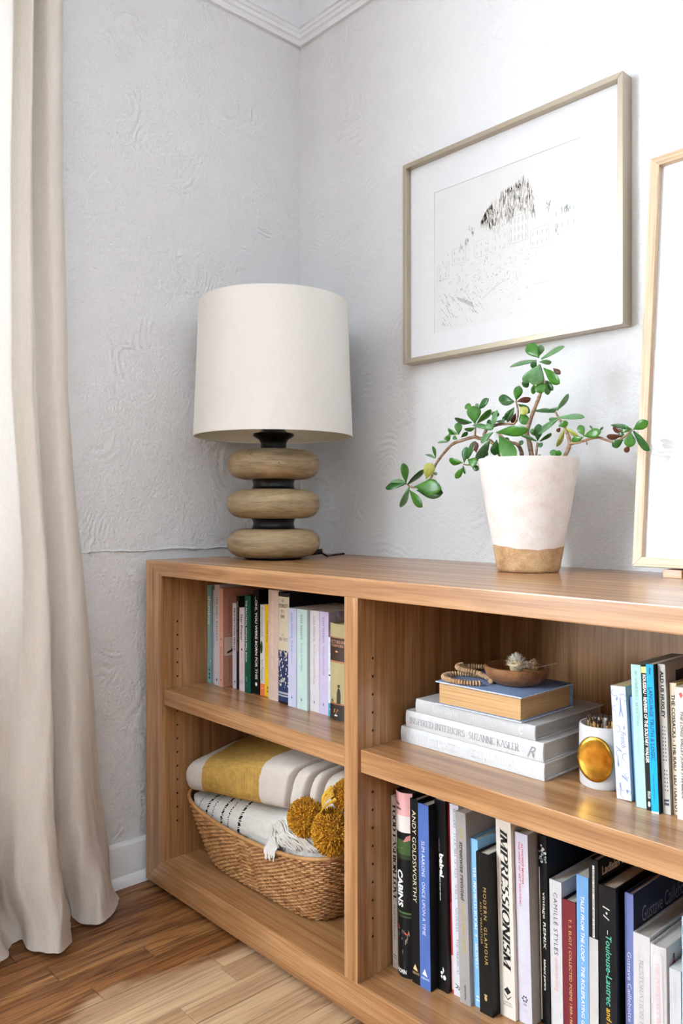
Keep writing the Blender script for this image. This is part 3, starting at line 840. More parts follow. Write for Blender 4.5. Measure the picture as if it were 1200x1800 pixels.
shape(b, [[(.35,.92),(.65,.905),(.65,.935)], [(.35,.945),(.65,.945),(.65,.95),(.35,.95)]], '#1b1a20'); faint(b, .62, .85, .42, .52, '#c6bfd0', 5, 2)
b = L('thin black paperback with gold lettering between white and pink books', .2306, -.3861, .0108, .2186, .17, cover='#191512')
faint(b, .14, .60, .25, .75, '#8f7c52', 6, 4); shape(b, [[(.35,.06),(.6,.06),(.6,.13),(.35,.13)]], '#8f8a5a')
b = L('short pale pink paperback with black script-like title beside a green book', .2440, -.3874, .0212, .1925, .14, cover='#e6d6dd')
txt(b, 'Star Power', .075, .40, .24, .66, '#1d1a1e', bold=.012); shape(b, [blob(b, .48, .50, .0024, 10, .003)], '#1d1a1e'); faint(b, .55, .80, .42, .54, '#c9a8b4', 7, 2)
shape(b, [[(.4,.87),(.55,.875),(.55,.88),(.4,.875)], [(.4,.90),(.55,.91),(.55,.915),(.4,.905)]], '#c9a8b4')
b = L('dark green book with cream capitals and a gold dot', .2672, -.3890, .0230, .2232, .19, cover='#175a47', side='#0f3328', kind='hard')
txt(b, 'THE PRACTICAL WITCH\'S SPELL BOOK', .05, .69, .16, .44, '#dfe4d6', bold=.02); shape(b, [[(.2,.83),(.42,.835),(.42,.89),(.2,.885)]], '#5f9a84'); faint(b, .71, .82, .26, .36, '#3f7a66', 8, 2)
shape(b, [[(.2,.92),(.45,.93),(.45,.935),(.2,.925)]], '#5f9a84')
mb = MB(); pts = []
for k in range(14):
    a = 2*math.pi*k/14; pts.append((b.w+.0004, .022+.009*math.cos(a), .150+.009*math.sin(a)))
mb.add(pts, [tuple(range(14))]); obj('gold_dot', mb, flat('#8f8a2a', .4, var=0), b.cover, fix=False)
b = L('black hardback with bold white capitals left of the white and orange paperback', .2915, -.3815, .0205, .236, .19, lean=.2, cover='#131312', kind='hard')
txt(b, '...OH!, YOU WERE BORN FOR THIS', .06, .86, .26, .74, '#f2f2ee', bold=.025); shape(b, [blob(b, .5, .905, .004, 14, .0045)], '#f2f2ee')
b = L('slim white paperback with a dark green oval and orange foot', .3145, -.3798, .0169, .205, .13, cover='#dcdad8')
txt(b, 'Commonwealth', .03, .35, .22, .66, '#6b6c66', serif=False); txt(b, 'Ann Patchett', .60, .84, .25, .66, '#6b6c66')
shape(b, [blob(b, .28, .47, .0045, 14, .0145)], '#33592f'); shape(b, [blob(b, .20, .49, .0026, 12, .011)], '#18280f', eps=.0005); band(b, .87, 1.0, 0, 1, '#ee7a44'); shape(b, [blob(b, .45, .92, .0017, 8)], '#f6e0d0')
b = L('yellow paperback with thin grey lettering', .3318, -.3806, .0210, .2066, .13, cover='#f2c71b', rough=.35)
txt(b, 'Deborah Levy', .18, .41, .22, .60, '#7d6a18'); faint(b, .45, .69, .24, .55, '#dcbf4e', 9, 4); shape(b, [blob(b, .5, .90, .0022, 8, .004), [(.3,.93),(.7,.935),(.6,.95),(.4,.945)]], '#6a5716')
b = L('wide faded pink-beige hardback with worn edges and pale lettering', .3546, -.3876, .0385, .2427, .17, cover='#d9bfb1', kind='hard', bulge=.004, rough=.8)
faint(b, .10, .72, .42, .62, '#e6d4c8', 10, 6); shape(b, [[(.02,.0),(.9,.0),(.75,.012),(.4,.006),(.2,.014)], [(.05,1.0),(.95,1.0),(.9,.985),(.6,.992),(.3,.983)]], '#efe6da', name='worn_edge')
b = L('old hardback with cream upper spine and navy floral lower spine', .3955, -.3916, .0385, .2397, .18, cover='#1c1a1c', kind='hard', bulge=.003, rough=.6)
band(b, .035, .52, .02, .98, '#d8cbb0', rough=.8); band(b, .52, .98, .02, .98, '#22325e', rough=.8)
for i, (wd, s0, s1) in enumerate((('THE', .06, .085), ('PERSONALITY', .10, .135), ('OF A', .155, .18), ('HOUSE', .20, .23), ('BY', .375, .39), ('EMILY POST', .405, .435))):
    across(b, wd, s0, s1, .5 - .038*len(wd), .5 + .038*len(wd), '#4a443c', serif=True)
shape(b, [[(.02,.51),(.10,.515),(.30,.58),(.40,.52),(.60,.53),(.78,.58),(.90,.515),(.98,.51),(.98,.505),(.02,.505)]], '#d8cbb0', name='floral_print')
rng = random.Random(5); shape(b, [blob(b, rng.uniform(.06,.94), rng.uniform(.56,.85), rng.uniform(.0008,.0024), 6, rng.uniform(.001,.003)) for _ in range(60)], '#dcd6cc', name='floral_print', eps=.0005)
band(b, .895, .912, .04, .96, '#b9b6b8', eps=.0004); band(b, .922, .935, .04, .96, '#b9b6b8', eps=.0004)
FC = dict(col='#6f7fae')
for lab, x, w, h, c, ttl, tc, e in (
    ('pale lavender-blue paperback at the left of the matching pastel novels', .4365, .0275, .2099, '#c9cce6', 'My Brilliant Friend', '#6d79b0', .56),
    ('mint green paperback among the matching pastel novels', .4660, .0330, .2101, '#c6dfdb', 'The Story of a New Name', '#5d7f8c', .62),
    ('white paperback among the matching pastel novels', .5010, .0290, .2099, '#d9d4d8', 'Those Who Leave and Those Who Stay', '#8c8a92', .73),
    ('lilac-purple paperback at the right of the matching pastel novels', .5310, .0278, .2101, '#cbc0de', 'The Story of the Lost Child', '#75709c', .62)):
    b = L(lab, x, -.3975 if x < .48 else -.391, w, h, .136, cover=c, rough=.45)
    txt(b, 'ELENA FERRANTE', .055, .30, .36, .56, tc, bold=.012, space=1.2); txt(b, ttl, .33, e, .36, .56, tc)
    shape(b, [blob(b, .46, .905, .0016, 8, .0028), [(.40,.885),(.48,.88),(.46,.89)], [(.46,.92),(.48,.93),(.46,.94)]], '#31487e')
b = L('short narrow pale blue book with a teal foot beside the khaki one', .5600, -.3925, .0115, .1601, .12, cover='#dfeaf0')
faint(b, .05, .20, .3, .7, '#9cb3d6', 11, 1); faint(b, .22, .44, .3, .7, '#b0c8d8', 12, 3); shape(b, [[(.1,.47),(.9,.465),(.9,.478),(.5,.49),(.1,.485)]], '#39424a'); faint(b, .55, .80, .3, .65, '#a9c6d8', 13, 2); band(b, .83, 1.0, 0, 1, '#2f9cb0'); shape(b, [[(.3,.90),(.8,.885),(.7,.91),(.4,.92)]], '#cfe6ea')
b = L('khaki hardback with brown and copper label pressed against the divider', .5725, -.3982, .0460, .1919, .14, cover='#b3a67c', kind='hard', bulge=.004, rough=.75)
band(b, .14, .40, 0, 1, '#3a241a'); band(b, .14, .15, 0, 1, '#b0714c', eps=.0003); band(b, .385, .405, 0, 1, '#b0714c', eps=.0003)
across(b, 'VICTORIAN', .17, .205, .05, .95, '#cf9a78', serif=True); across(b, 'FURNITURE', .215, .24, .08, .92, '#cf9a78', serif=True)
shape(b, [[(.1,.29),(.45,.285),(.5,.275),(.55,.285),(.9,.29),(.55,.297),(.45,.297)]], '#cf9a78')
shape(b, [[(.50,.83),(.52,.72),(.56,.68),(.62,.66),(.70,.68),(.74,.74),(.72,.83)], blob(b, .63, .645, .0035, 10), [(.18,.82),(.22,.77),(.28,.82)], [(.10,.80),(.20,.79),(.19,.82)]], '#3b3a24', name='figure_print')
band(b, .83, 1.0, 0, 1, '#2b211b'); band(b, .825, .84, 0, 1, '#a0613c', eps=.0003)
across(b, 'S f', .885, .925, .28, .62, '#d98a58', bold=.01, shear=.4); shape(b, [[(.35,.95),(.55,.945),(.55,.96),(.35,.96)], [(.42,.935),(.46,.935),(.46,.95),(.42,.95)]], '#e8e4dc')

# ------------------------------------------------------------------ tall art books on the lower right shelf
GB = 'large art books on the bottom right shelf'
ZBK = ZB + .0001
def B(label, x, y, w, h, d, **k): return book(label, x, y, ZBK, w, h, d, group=GB, **k)
b = B('slim grey-beige art book with black serif capitals at the divider', .7800, -.4342, .0126, .3066, .25, lean=.75, cover='#cfc6bf')
txt(b, 'FOOD FASHION LOVE', .05, .61, .25, .88, '#181614', serif=True, thick=.24); txt(b, 'FLEETWOOD', .63, .83, .30, .62, '#5c5852', shear=.2); shape(b, [[(.2,.92),(.8,.925),(.8,.93),(.2,.925)], [(.2,.935),(.8,.94),(.8,.944),(.2,.939)]], '#6a645c')
b = B('thick dark art book with rounded spine and pink top', .7945, -.4360, .0395, .3225, .26, lean=.90, cover='#14171a', pages='#4a3a3c', kind='hard', bulge=.009, rough=.3)
band(b, 0, .125, 0, 1, '#e9b0ae'); band(b, .125, .215, 0, 1, '#ece4de', eps=.0002); band(b, .255, .335, 0, 1, '#3c5a2c', eps=.0002); band(b, .335, .36, 0, 1, '#1d3018', eps=.0003)
shape(b, [[(0,.215),(0,.28),(.12,.285),(.35,.305),(.55,.30),(.75,.275),(1,.245),(1,.21),(0,.21)]], '#ece4de', name='snow_print', eps=.0004)
shape(b, [[(.62,.265),(.75,.235),(1,.22),(1,.25),(.75,.262)]], '#cf7f7c', name='roof_print', eps=.0006)
shape(b, [[(.0,.335),(.2,.32),(1,.335),(1,.345),(.2,.34),(0,.35)]], '#1c2d1a', name='hill_print', eps=.0006)
across(b, 'Philip', .055, .072, .14, .46, '#2a2022', bold=.03); across(b, 'Jodidio', .080, .098, .12, .55, '#2a2022', bold=.03)
txt(b, 'CABINS', .42, .62, .26, .60, '#f3f3ef', bold=.035); txt(b, 'HUTTEN / CABANES', .42, .60, .08, .18, '#b9b9b0', bold=.01)
band(b, .645, .655, 0, 1, '#4a6a34', eps=.0003); band(b, .665, .675, .0, 1, '#2e4524', eps=.0003)
rng = random.Random(9); shape(b, [[(a, s), (a+.03, s), (a+.03, s+l), (a, s+l)] for a, s, l in ((rng.uniform(.1,.9), rng.uniform(.74,.86), rng.uniform(.01,.03)) for _ in range(14))], '#8a8574', name='light_print')
shape(b, [[(.22,.72),(.32,.725),(.36,.745),(.28,.748)], [(.62,.755),(.85,.752),(.85,.765),(.68,.768)]], '#d0433c', name='lamp_print')
across(b, 'TASCHEN', .955, .978, .06, .72, '#f3f3ef', bold=.03)
b = B('slim black art book with thin cream capitals beside the rounded-spine book', .8345, -.4425, .0185, .3175, .26, lean=1.0, cover='#100f0f', kind='hard')
txt(b, 'ANDY GOLDSWORTHY', .06, .56, .26, .72, '#e6d9b8'); shape(b, [[(.15,.925),(.75,.93),(.42,.895)]], '#e8c98a'); across(b, 'ABRAMS', .935, .950, .08, .92, '#c9ac78')
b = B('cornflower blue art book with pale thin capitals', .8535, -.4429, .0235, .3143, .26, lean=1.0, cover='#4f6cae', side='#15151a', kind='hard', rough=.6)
txt(b, 'SLIM AARONS · ONCE UPON A TIME', .20, .71, .30, .60, '#dfe3ee'); shape(b, [[(.22,.925),(.72,.93),(.46,.892)]], '#eef0f4'); across(b, 'ABRAMS', .937, .950, .12, .9, '#dfe3ee')
b = B('black art book with bold white lowercase title and a leaf emblem', .8780, -.4252, .0225, .3230, .25, lean=1.45, cover='#0f0f10', rough=.35)
txt(b, 'babel', .28, .40, .40, .80, '#f4f4f2', bold=.04); faint(b, .385, .53, .38, .48, '#f4f4f2', 14, 3); txt(b, 'VOLUME ONE', .20, .27, .36, .46, '#9c9c98')
shape(b, [blob(b, .42, .905, .0026, 12), blob(b, .68, .925, .0034, 12, .0042), [(.30,.925),(.42,.935),(.5,.925),(.42,.915)], [(.5,.885),(.56,.87),(.66,.89),(.58,.905)]], '#f0f0ec')
b = B('very thin red and white art book squeezed beside a white one', .9012, -.4168, .0056, .3190, .25, lean=1.6, cover='#9c2a30'); band(b, .52, 1.0, .3, 1, '#c94a4e'); band(b, .80, .98, .2, .9, '#e5c7c4', eps=.0003)
b = B('white art book with small spaced grey capitals down its spine', .9075, -.4181, .0190, .3205, .26, lean=1.8, cover='#d6d5dc', kind='hard')
for s, a, c in (('BOSSERT', .02, .125), ('FOLK ART OF ASIA', .15, .385), ('AFRICA', .41, .495), ('AUSTRALIA', .53, .665), ('THE AMERICAS', .70, .885)): txt(b, s, a, c, .40, .66, '#77757c', serif=True, thick=.12)
txt(b, 'R', .935, .965, .2, .7, '#4a484e', shear=.4)
b = B('grey art book with black and yellow lowercase lettering', .9272, -.4261, .0212, .3152, .26, lean=1.95, cover='#a09a97', rough=.6, pages='#d8d0c4')
txt(b, 'tiny', .08, .14, .40, .72, '#c6b23a'); txt(b, 'streetwise revisited', .155, .46, .34, .72, '#2c2a28', bold=.01, shear=.1); txt(b, 'mary ellen mark', .475, .735, .34, .72, '#c6b23a'); txt(b, 'aperture', .90, .975, .40, .62, '#2c2a28', bold=.01)
b = B('light blue book with white capitals between grey and black books', .9492, -.4168, .0160, .2743, .23, lean=2.0, cover='#86b8dc', rough=.55, kind='hard')
txt(b, 'THE INSPIRED ROOM', .165, .54, .34, .68, '#eef4f8', serif=True, thick=.16); shape(b, [[(.5,.565),(.62,.575),(.5,.585),(.38,.575)]], '#eef4f8'); txt(b, 'MICHAELS', .62, .77, .34, .68, '#eef4f8', serif=True, thick=.16); txt(b, 'H', .93, .965, .3, .7, '#eef4f8', serif=True)
b = B('black book with small gold spaced capitals and gold emblem', .9660, -.4234, .0255, .2593, .22, lean=1.9, cover='#0d0c0b', kind='hard', rough=.45)
txt(b, 'MODERN  GLAMOUR', .21, .69, .50, .74, '#c3a263', space=1.3); txt(b, 'KELLY WEARSTLER', .31, .57, .22, .36, '#b59658', space=1.1); shape(b, [blob(b, .5, .90, .0026, 10, .004), [(.38,.875),(.62,.875),(.62,.885),(.38,.885)]], '#c3a263')
b = B('thick cream art book with large black italic serif capitals', .9925, -.4038, .0292, .3190, .27, lean=1.85, cover='#e2dacd', kind='hard', rough=.4)
txt(b, 'IMPRESSIONISM', .05, .765, .28, .78, '#121212', serif=True, thick=.20, shear=.22)
shape(b, [[(.28,.865),(.52,.845),(.74,.865),(.52,.885)]], '#15130f'); shape(b, [[(.30,.885),(.52,.905),(.74,.885),(.74,.89),(.52,.911),(.30,.89)]], '#15130f', name='emblem_line'); across(b, 'CHARTWELL', .92, .928, .24, .80, '#5c564c'); across(b, 'BOOKS', .933, .941, .24, .80, '#5c564c')
b = B('tall pale lilac-white art book with small red capitals near the top', 1.0227, -.3962, .0250, .3008, .26, lean=1.75, cover='#cdc9d3', side='#a5a29c', kind='hard', rough=.35)
txt(b, 'ALPHONSE MUCHA', .05, .265, .50, .66, '#d0566a', shear=.15, bold=.01); txt(b, 'THE SPIRIT OF ART NOUVEAU', .045, .385, .26, .42, '#d0566a', shear=.15, bold=.01)
mb_ = [blob(b, .5 + .16*math.cos(2*math.pi*k/6), .87 + .013*math.sin(2*math.pi*k/6), .0016, 8) for k in range(6)]; shape(b, mb_, '#25232a'); across(b, 'ABI', .892, .905, .38, .62, '#4a4850'); shape(b, [blob(b, .52, .93, .0035, 14)], '#c6c2cc', name='seal')
b = B('black art book with a silver flower photograph at its top', 1.0495, -.3735, .0155, .2985, .24, lean=1.30, cover='#131210', kind='hard', rough=.35)
shape(b, [[(.05,.17),(.16,.17),(.16,.98),(.05,.98)]], '#e6e2d8', name='white_line'); txt(b, 'vintage REMIX', .30, .60, .36, .76, '#f0efe8', bold=.01, shear=.1); txt(b, 'kishani perera', .655, .82, .36, .70, '#f0efe8', bold=.03, shear=.1)
rng = random.Random(2); shape(b, [blob(b, .5 + rng.uniform(-.35, .4), .085 + rng.uniform(-.045, .055), rng.uniform(.001, .0026), 7) for _ in range(22)], '#c9c9c8', name='flower_print')
b = B('white hardback with thin grey capitals and pink script beside a dark red book', 1.0655, -.3700, .0215, .2327, .20, lean=.95, cover='#cfcccd', kind='hard', rough=.5)
txt(b, 'CAMILLE STYLES', .08, .50, .34, .66, '#55535a', space=1.15); txt(b, 'entertaining', .52, .75, .30, .70, '#dca8a4', shear=.3)
b = B('dark red cloth book with gold capitals', 1.0878, -.3700, .0235, .2091, .15, lean=.85, cover='#7a2a31', side='#1a1415', pages='#e0d6c4', kind='hard', rough=.75)
txt(b, 'T. S. ELIOT | COLLECTED POEMS 1909-1962', .13, .93, .42, .68, '#d8b878')
b = B('sky blue book with slanted white capitals beside the dark red one', 1.1120, -.3700, .0200, .2561, .20, lean=.45, cover='#74a4d4', rough=.4)
txt(b, 'TALES FROM THE LOOP - THE ROLEPLAYING GAME', .12, .96, .36, .66, '#eef3f8', bold=.02, shear=.15)
b = B('black and white book with a white lower spine', 1.1328, -.3700, .0150, .2871, .22, lean=.35, cover='#121112', pages='#bfb2a8', kind='hard', rough=.4)
band(b, .415, 1.0, 0, 1, '#c4c1bc'); shape(b, [[(.40,.03),(.62,.03),(.62,.41),(.40,.41)]], '#e9e6e0', name='white_line'); txt(b, 'Ladislav Sutnar - visual design in action', .05, .40, .36, .66, '#131213', bold=.0)
def side_text(b, s, y0, y1, z0, z1, col, rise=0.0, shear=0.0, bold=0.0):
    vs, fs = text_mesh(s, bold, shear); xs = [v[0] for v in vs]; ys = [v[1] for v in vs]
    mb = MB(); mb.add([(b.w + .0004, y0 + (y1-y0)*(p-min(xs))/(max(xs)-min(xs)), z0 + (z1-z0)*(q-min(ys))/(max(ys)-min(ys))) for p, q in vs], fs)
    return obj('cover_lettering', mb, flat(col, .6, var=0), b.cover, fix=False)
side_text(b, 'Ladislav Sutnar', .012, .12, .262, .276, '#d9c9b4', bold=.03)
b = B('thick black art book with teal and yellow serif title', 1.1505, -.3700, .0275, .2535, .24, lean=.75, cover='#0e0e0f', pages='#cfc0aa', kind='hard', rough=.35)
txt(b, 'Toulouse-Lautrec', .285, .70, .40, .74, '#58b8a0', bold=.01, shear=.15); txt(b, 'and', .715, .79, .40, .70, '#e0b23c', bold=.01, shear=.15); txt(b, 'Montmartre', .80, .985, .40, .74, '#d98a4a', bold=.01, shear=.15)
shape(b, [[(.25,.12),(.65,.13),(.65,.137),(.25,.127)], [(.42,.15),(.52,.152),(.52,.165),(.42,.163)], [(.28,.17),(.62,.19),(.62,.197),(.28,.178)], [(.5,.255),(.53,.256),(.53,.28),(.5,.279)]], '#e2ddd2')
b = B('periwinkle blue hardback with navy cover lettered in grey', 1.1830, -.3540, .0138, .2475, .23, lean=.5, cover='#6f79ae', side='#242a40', pages='#c3b4a8', kind='hard', rough=.55)
txt(b, 'Gustave Caillebotte', .35, .77, .28, .72, '#d4d6e4'); side_text(b, 'Gustave Caillebotte', .026, .19, .198, .222, '#8e8f96')
b = B('pale grey hardback with faint grey capitals beside the periwinkle book', 1.1975, -.3570, .0255, .1955, .19, lean=.4, cover='#cfcbca', pages='#c9c0b6', kind='hard', rough=.6)
txt(b, 'RESTORATION HOUSE', .19, .86, .36, .60, '#a6a2a0', serif=True, thick=.10)
b = B('white hardback with pink lettering in a rounded panel and pink figures on its cover', 1.2265, -.3600, .0235, .1915, .18, lean=.8, cover='#d5cfcd', pages='#e8e4de', kind='hard', bulge=.003, rough=.45)
shape(b, [[(.30,.05),(.70,.05),(.84,.07),(.84,1.0),(.16,1.0),(.16,.07)]], '#b9bcc2', name='panel_line', eps=.0003); shape(b, [[(.31,.056),(.69,.056),(.81,.074),(.81,1.0),(.19,1.0),(.19,.074)]], '#d4d1d1', name='panel')
txt(b, 'THE PERFECTLY IMPERFECT HOME', .12, .98, .40, .62, '#e3b3b3', serif=True, name='lettering')
for y_, z_ in ((.022, .150), (.050, .158)):
    mb = MB(); X = b.w + .0004
    mb.add([(X, y_-.007, z_), (X, y_+.008, z_), (X, y_+.003, z_+.020), (X, y_-.001, z_+.020)], [(0,1,2,3)]); obj('figure_print', mb, flat('#c7566c', .6, var=0), b.cover, fix=False)
    mb = MB(); mb.add([(X, y_-.001, z_+.020), (X, y_+.003, z_+.020), (X, y_+.003, z_+.027), (X, y_-.001, z_+.027)], [(0,1,2,3)]); obj('figure_hair', mb, flat('#33231f', .6, var=0), b.cover, fix=False)
b = B('short white paperback with tiny grey lettering near the frame edge', 1.2535, -.3600, .0165, .1670, .15, lean=.5, cover='#c6c6c8', pages='#f0ece6')
faint(b, .12, .32, .46, .60, '#b3b5ba', 16, 2); txt(b, 'M', .62, .70, .3, .8, '#e28a72')
b = B('pale blue book with darker blue circles at the right edge of the photo', 1.2722, -.3620, .0260, .2480, .20, lean=.35, cover='#b9d2dc', side='#9db8c4', kind='hard')
shape(b, [blob(b, .30, s, .0070, 20, .011) for s in (.08, .20)] + [blob(b, .35, s, .0030, 12, .006) for s in (.31, .38, .45)], '#6fa0b4', name='circle_print')

# ------------------------------------------------------------------ paperbacks on the upper right shelf
GR = 'paperbacks on the upper right shelf'
ZRK = ZSR + .0001
def R_(label, x, y, w, h, d, **k): return book(label, x, y, ZRK, w, h, d, group=GR, **k)
b = R_('white leaning book printed with small blue travel drawings', 1.1955, -.4044, .0225, .1613, .12, lean=3.4, cover='#c9cbd3', side='#9fb3c4', pages='#d9c08e', kind='soft')
rng = random.Random(14)
def ring_arc(ca, cs, r, a0, a1, t=.0007):
    out = [(ca + (r)/b.w*math.cos(a0+(a1-a0)*k/8), cs + r/b.h*math.sin(a0+(a1-a0)*k/8)) for k in range(9)]
    inn = [(ca + (r-t)/b.w*math.cos(a0+(a1-a0)*k/8), cs + (r-t)/b.h*math.sin(a0+(a1-a0)*k/8)) for k in range(8, -1, -1)]
    return out + inn
pol = []
for ca, cs in ((.25,.06),(.8,.10),(.2,.20),(.3,.38),(.75,.62),(.35,.60),(.8,.78),(.22,.90),(.5,.95),(.85,.93)):
    a = rng.uniform(0, 6); pol.append(ring_arc(ca, cs, rng.uniform(.003, .006), a, a + 3.5))
pol += [[(.60,.10),(.63,.10),(.66,.20),(.78,.27),(.74,.27),(.62,.215),(.50,.27),(.46,.27),(.57,.20)]]
pol += [[(.12,.53),(.5,.57),(.55,.585),(.16,.545)], [(.45,.78),(.85,.82),(.85,.835),(.45,.795)], [(.3,.12),(.4,.09),(.46,.10),(.40,.135)], [(.72,.36),(.80,.34),(.82,.37),(.74,.385)], [(.18,.70),(.24,.60),(.3,.70),(.26,.72)], [(.25,.86),(.35,.85),(.30,.93)], [(.68,.90),(.84,.91),(.80,.94),(.70,.93)]]
shape(b, pol, '#7d8fbe', name='drawing_print')
txt(b, 'French', .40, .54, .52, .86, '#7488a8', shear=.3)
b = R_('thin cornflower blue paperback beside the white drawing-printed one', 1.2202, -.3976, .0085, .1482, .11, lean=3.2, cover='#7aa3e0')
faint(b, .12, .70, .5, .85, '#a9c8f0', 15, 4)
b = R_('mint green paperback with faint grey capitals', 1.2307, -.4145, .0145, .1981, .13, lean=2.55, cover='#a8cec5', pages='#8d7f6c')
txt(b, 'W. SOMERSET MAUGHAM', .04, .43, .36, .62, '#7ea79d', serif=True, thick=.12); txt(b, 'The Painted Veil', .46, .63, .36, .58, '#86b0a4', shear=.2); shape(b, [[(.3,.86),(.55,.87),(.55,.90),(.3,.89)], blob(b, .5, .945, .0032, 12)], '#9fccc2')
b = R_('thin black paperback with a yellow top and white lettering', 1.2463, -.4163, .0085, .1975, .13, lean=2.45, cover='#16140f')
band(b, 0, .045, 0, 1, '#e3cf83'); txt(b, 'ROUSSEAU · REVERIES OF THE SOLITARY WALKER', .055, .67, .24, .82, '#f0ede4', bold=.03); txt(b, 'PENGUIN', .865, .915, .3, .8, '#e8e4da', bold=.02); shape(b, [blob(b, .5, .955, .0018, 10, .004)], '#f4f2ec')
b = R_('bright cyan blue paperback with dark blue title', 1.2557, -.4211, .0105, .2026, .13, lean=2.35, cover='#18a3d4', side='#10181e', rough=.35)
txt(b, 'LANGUAGE TRUTH & LOGIC', .155, .645, .25, .78, '#10497a', bold=.02); txt(b, 'Ayer', .02, .07, .3, .7, '#0f3f66', bold=.03); faint(b, .74, .92, .35, .6, '#0d6f9c', 17, 3); shape(b, [[(0,.99),(1,.985),(1,1),(0,1)]], '#e4eef0', name='worn_edge')
b = R_('grey-white paperback with black dot pattern and uneven black capitals', 1.2675, -.4113, .0105, .2034, .14, lean=2.3, cover='#b9b4ad', side='#9a948c', pages='#8d8272')
txt(b, 'ALD US HUXLEY', .045, .36, .30, .76, '#1a1816', bold=.04)
shape(b, [blob(b, .38 + .3*k, .42 + .0245*i, .0007, 6, .0014) for i in range(10) for k in (0, 1)] + [blob(b, .42 + .3*k, .71 + .026*i, .0007, 6, .0014) for i in range(6) for k in (0, 1)], '#2a2826', name='dot_print'); shape(b, [[(.2,.905),(.85,.90),(.85,.912),(.2,.92)], [(.2,.925),(.85,.925),(.85,.942),(.2,.942)]], '#2c3644')
mb = MB(); X = b.w + .0004; mb.add([(X,.03,.165),(X,.075,.165),(X,.075,.192),(X,.03,.192)], [(0,1,2,3)]); obj('cover_square', mb, flat('#1a1917', .6, var=0), b.cover, fix=False)
b = R_('cream paperback with heavy black stencil-like capitals', 1.2788, -.4044, .0095, .1784, .12, lean=2.0, cover='#d8c6ab', side='#c9b65a', pages='#d8c6a2')
txt(b, 'THE COSSACKS - THE RAID', .085, .665, .24, .78, '#1d1a17', bold=.03); txt(b, 'LEO TOLSTOY', .70, .985, .24, .78, '#1d1a17', bold=.03)
b = R_('off-white paperback with black italic capitals at the right edge', 1.2898, -.4168, .0180, .1770, .12, lean=1.3, cover='#cfc8bf', pages='#e0d4bc')
txt(b, 'THE LONG VALLEY JOHN STEINBECK', .18, .84, .30, .58, '#2a2825', shear=.2, bold=.01); shape(b, [[(.3,.05),(.5,.035),(.6,.06),(.45,.085)]], '#c9564e')

# ------------------------------------------------------------------ books lying in a stack
def flat_book(label, x, y, z, w, h, d, cover, pages, kind='hard', group=None, rz=0.0, bulge=.002):
    """book on its side: w along x (head to tail), h thickness, d into the shelf; spine towards the room"""
    b = Book(); b.w, b.h, b.d, b.bulge = w, h, d, 0
    b.root = thing('book', label, 'book', (x, y, z), (0, 0, rz), group)
    t = .0026; n = 8
    o = [(d, 0)] + [(-bulge * (1 - (2*i/n - 1)**2), h * i / n) for i in range(n + 1)] + [(d, h)]
    i_ = [(d, h - t)] + [(t, h - t), (t, t)] + [(d, t)]
    poly = o + i_
    mb = MB(); mb.prism(poly, 0, 0, w)
    b.cover = obj('cover', mb, cover_mat(cover, .55), b.root, smooth=35, bevel=.0006, seg=1)
    m = pages_mat(pages); pm = N('page_edges_flat') if False else None
    pb = MB(); pb.box(.0035, w - .0035, t + .0003, d - .005, t + .0001, h - t - .0001)
    b.pages = obj('pages', pb, flat_pages(pages), b.root)
    return b
def flat_pages(hexc):
    key = ('fpages', hexc)
    if key in MATS: return MATS[key]
    m = N('stacked_page_edges'); c = lin(hexc); n = m.noise(m.coord((7, 7, 1500)), 1, 2)
    m.color(m.ramp(n, [(.3, tuple(x * .72 for x in c)), (.65, c)])); m.set(Roughness=.9); m.bump(n, .3, .0006); MATS[key] = m.m
    return m.m
def lie(b, s, a0, a1, c0, c1, col, **k):
    serif = k.pop('serif', True); bl = k.pop('bl', .002)
    vf = serif_mesh(s, k.get('thick', .12), .04) if serif else text_mesh(s, k.get('bold', 0), k.get('shear', 0))
    return put(b.cover, vf, (b.w*a0, b.w*a1, b.h*c0, b.h*c1), flat(col, .5, var=0), vertical=False, eps=.0024)
GS = 'books lying in a stack on the upper right shelf'
z = ZSR + .0001
b = flat_book('white coffee-table book with faint white capitals, lowest of the stack', .7874, -.4200, z, .2984, .0280, .235, '#cacacb', '#c0bbb3', group=GS)
lie(b, 'BEAUTY AT HOME', .05, .44, .26, .70, '#dedede'); lie(b, 'AERIN LAUDER', .50, .83, .28, .74, '#dedede'); lie(b, 'I', .92, .93, .25, .75, '#dedede')
z += .0282
b = flat_book('white coffee-table book with grey serif capitals, middle of the white stack', .7991, -.4195, z, .2846, .0300, .232, '#c8c7c7', '#b9b4ab', group=GS)
lie(b, 'INSPIRED INTERIORS', .035, .47, .28, .66, '#8b8a8d'); lie(b, 'SUZANNE KASLER', .50, .85, .28, .66, '#8b8a8d'); lie(b, 'R', .90, .955, .18, .72, '#8e8d90', serif=False, shear=.5)
z += .0302
b = flat_book('pale grey coffee-table book with faint white title, top of the white stack', .8226, -.4195, z, .2469, .0238, .205, '#bab9b8', '#b1aba2', group=GS)
lie(b, 'Life.Style.', .17, .40, .24, .80, '#c9c9c9', serif=False); lie(b, 'TRICIA FOLEY', .49, .72, .34, .66, '#c6c6c6'); lie(b, 'C', .88, .91, .25, .75, '#e6e6e6', serif=False)
z += .0240
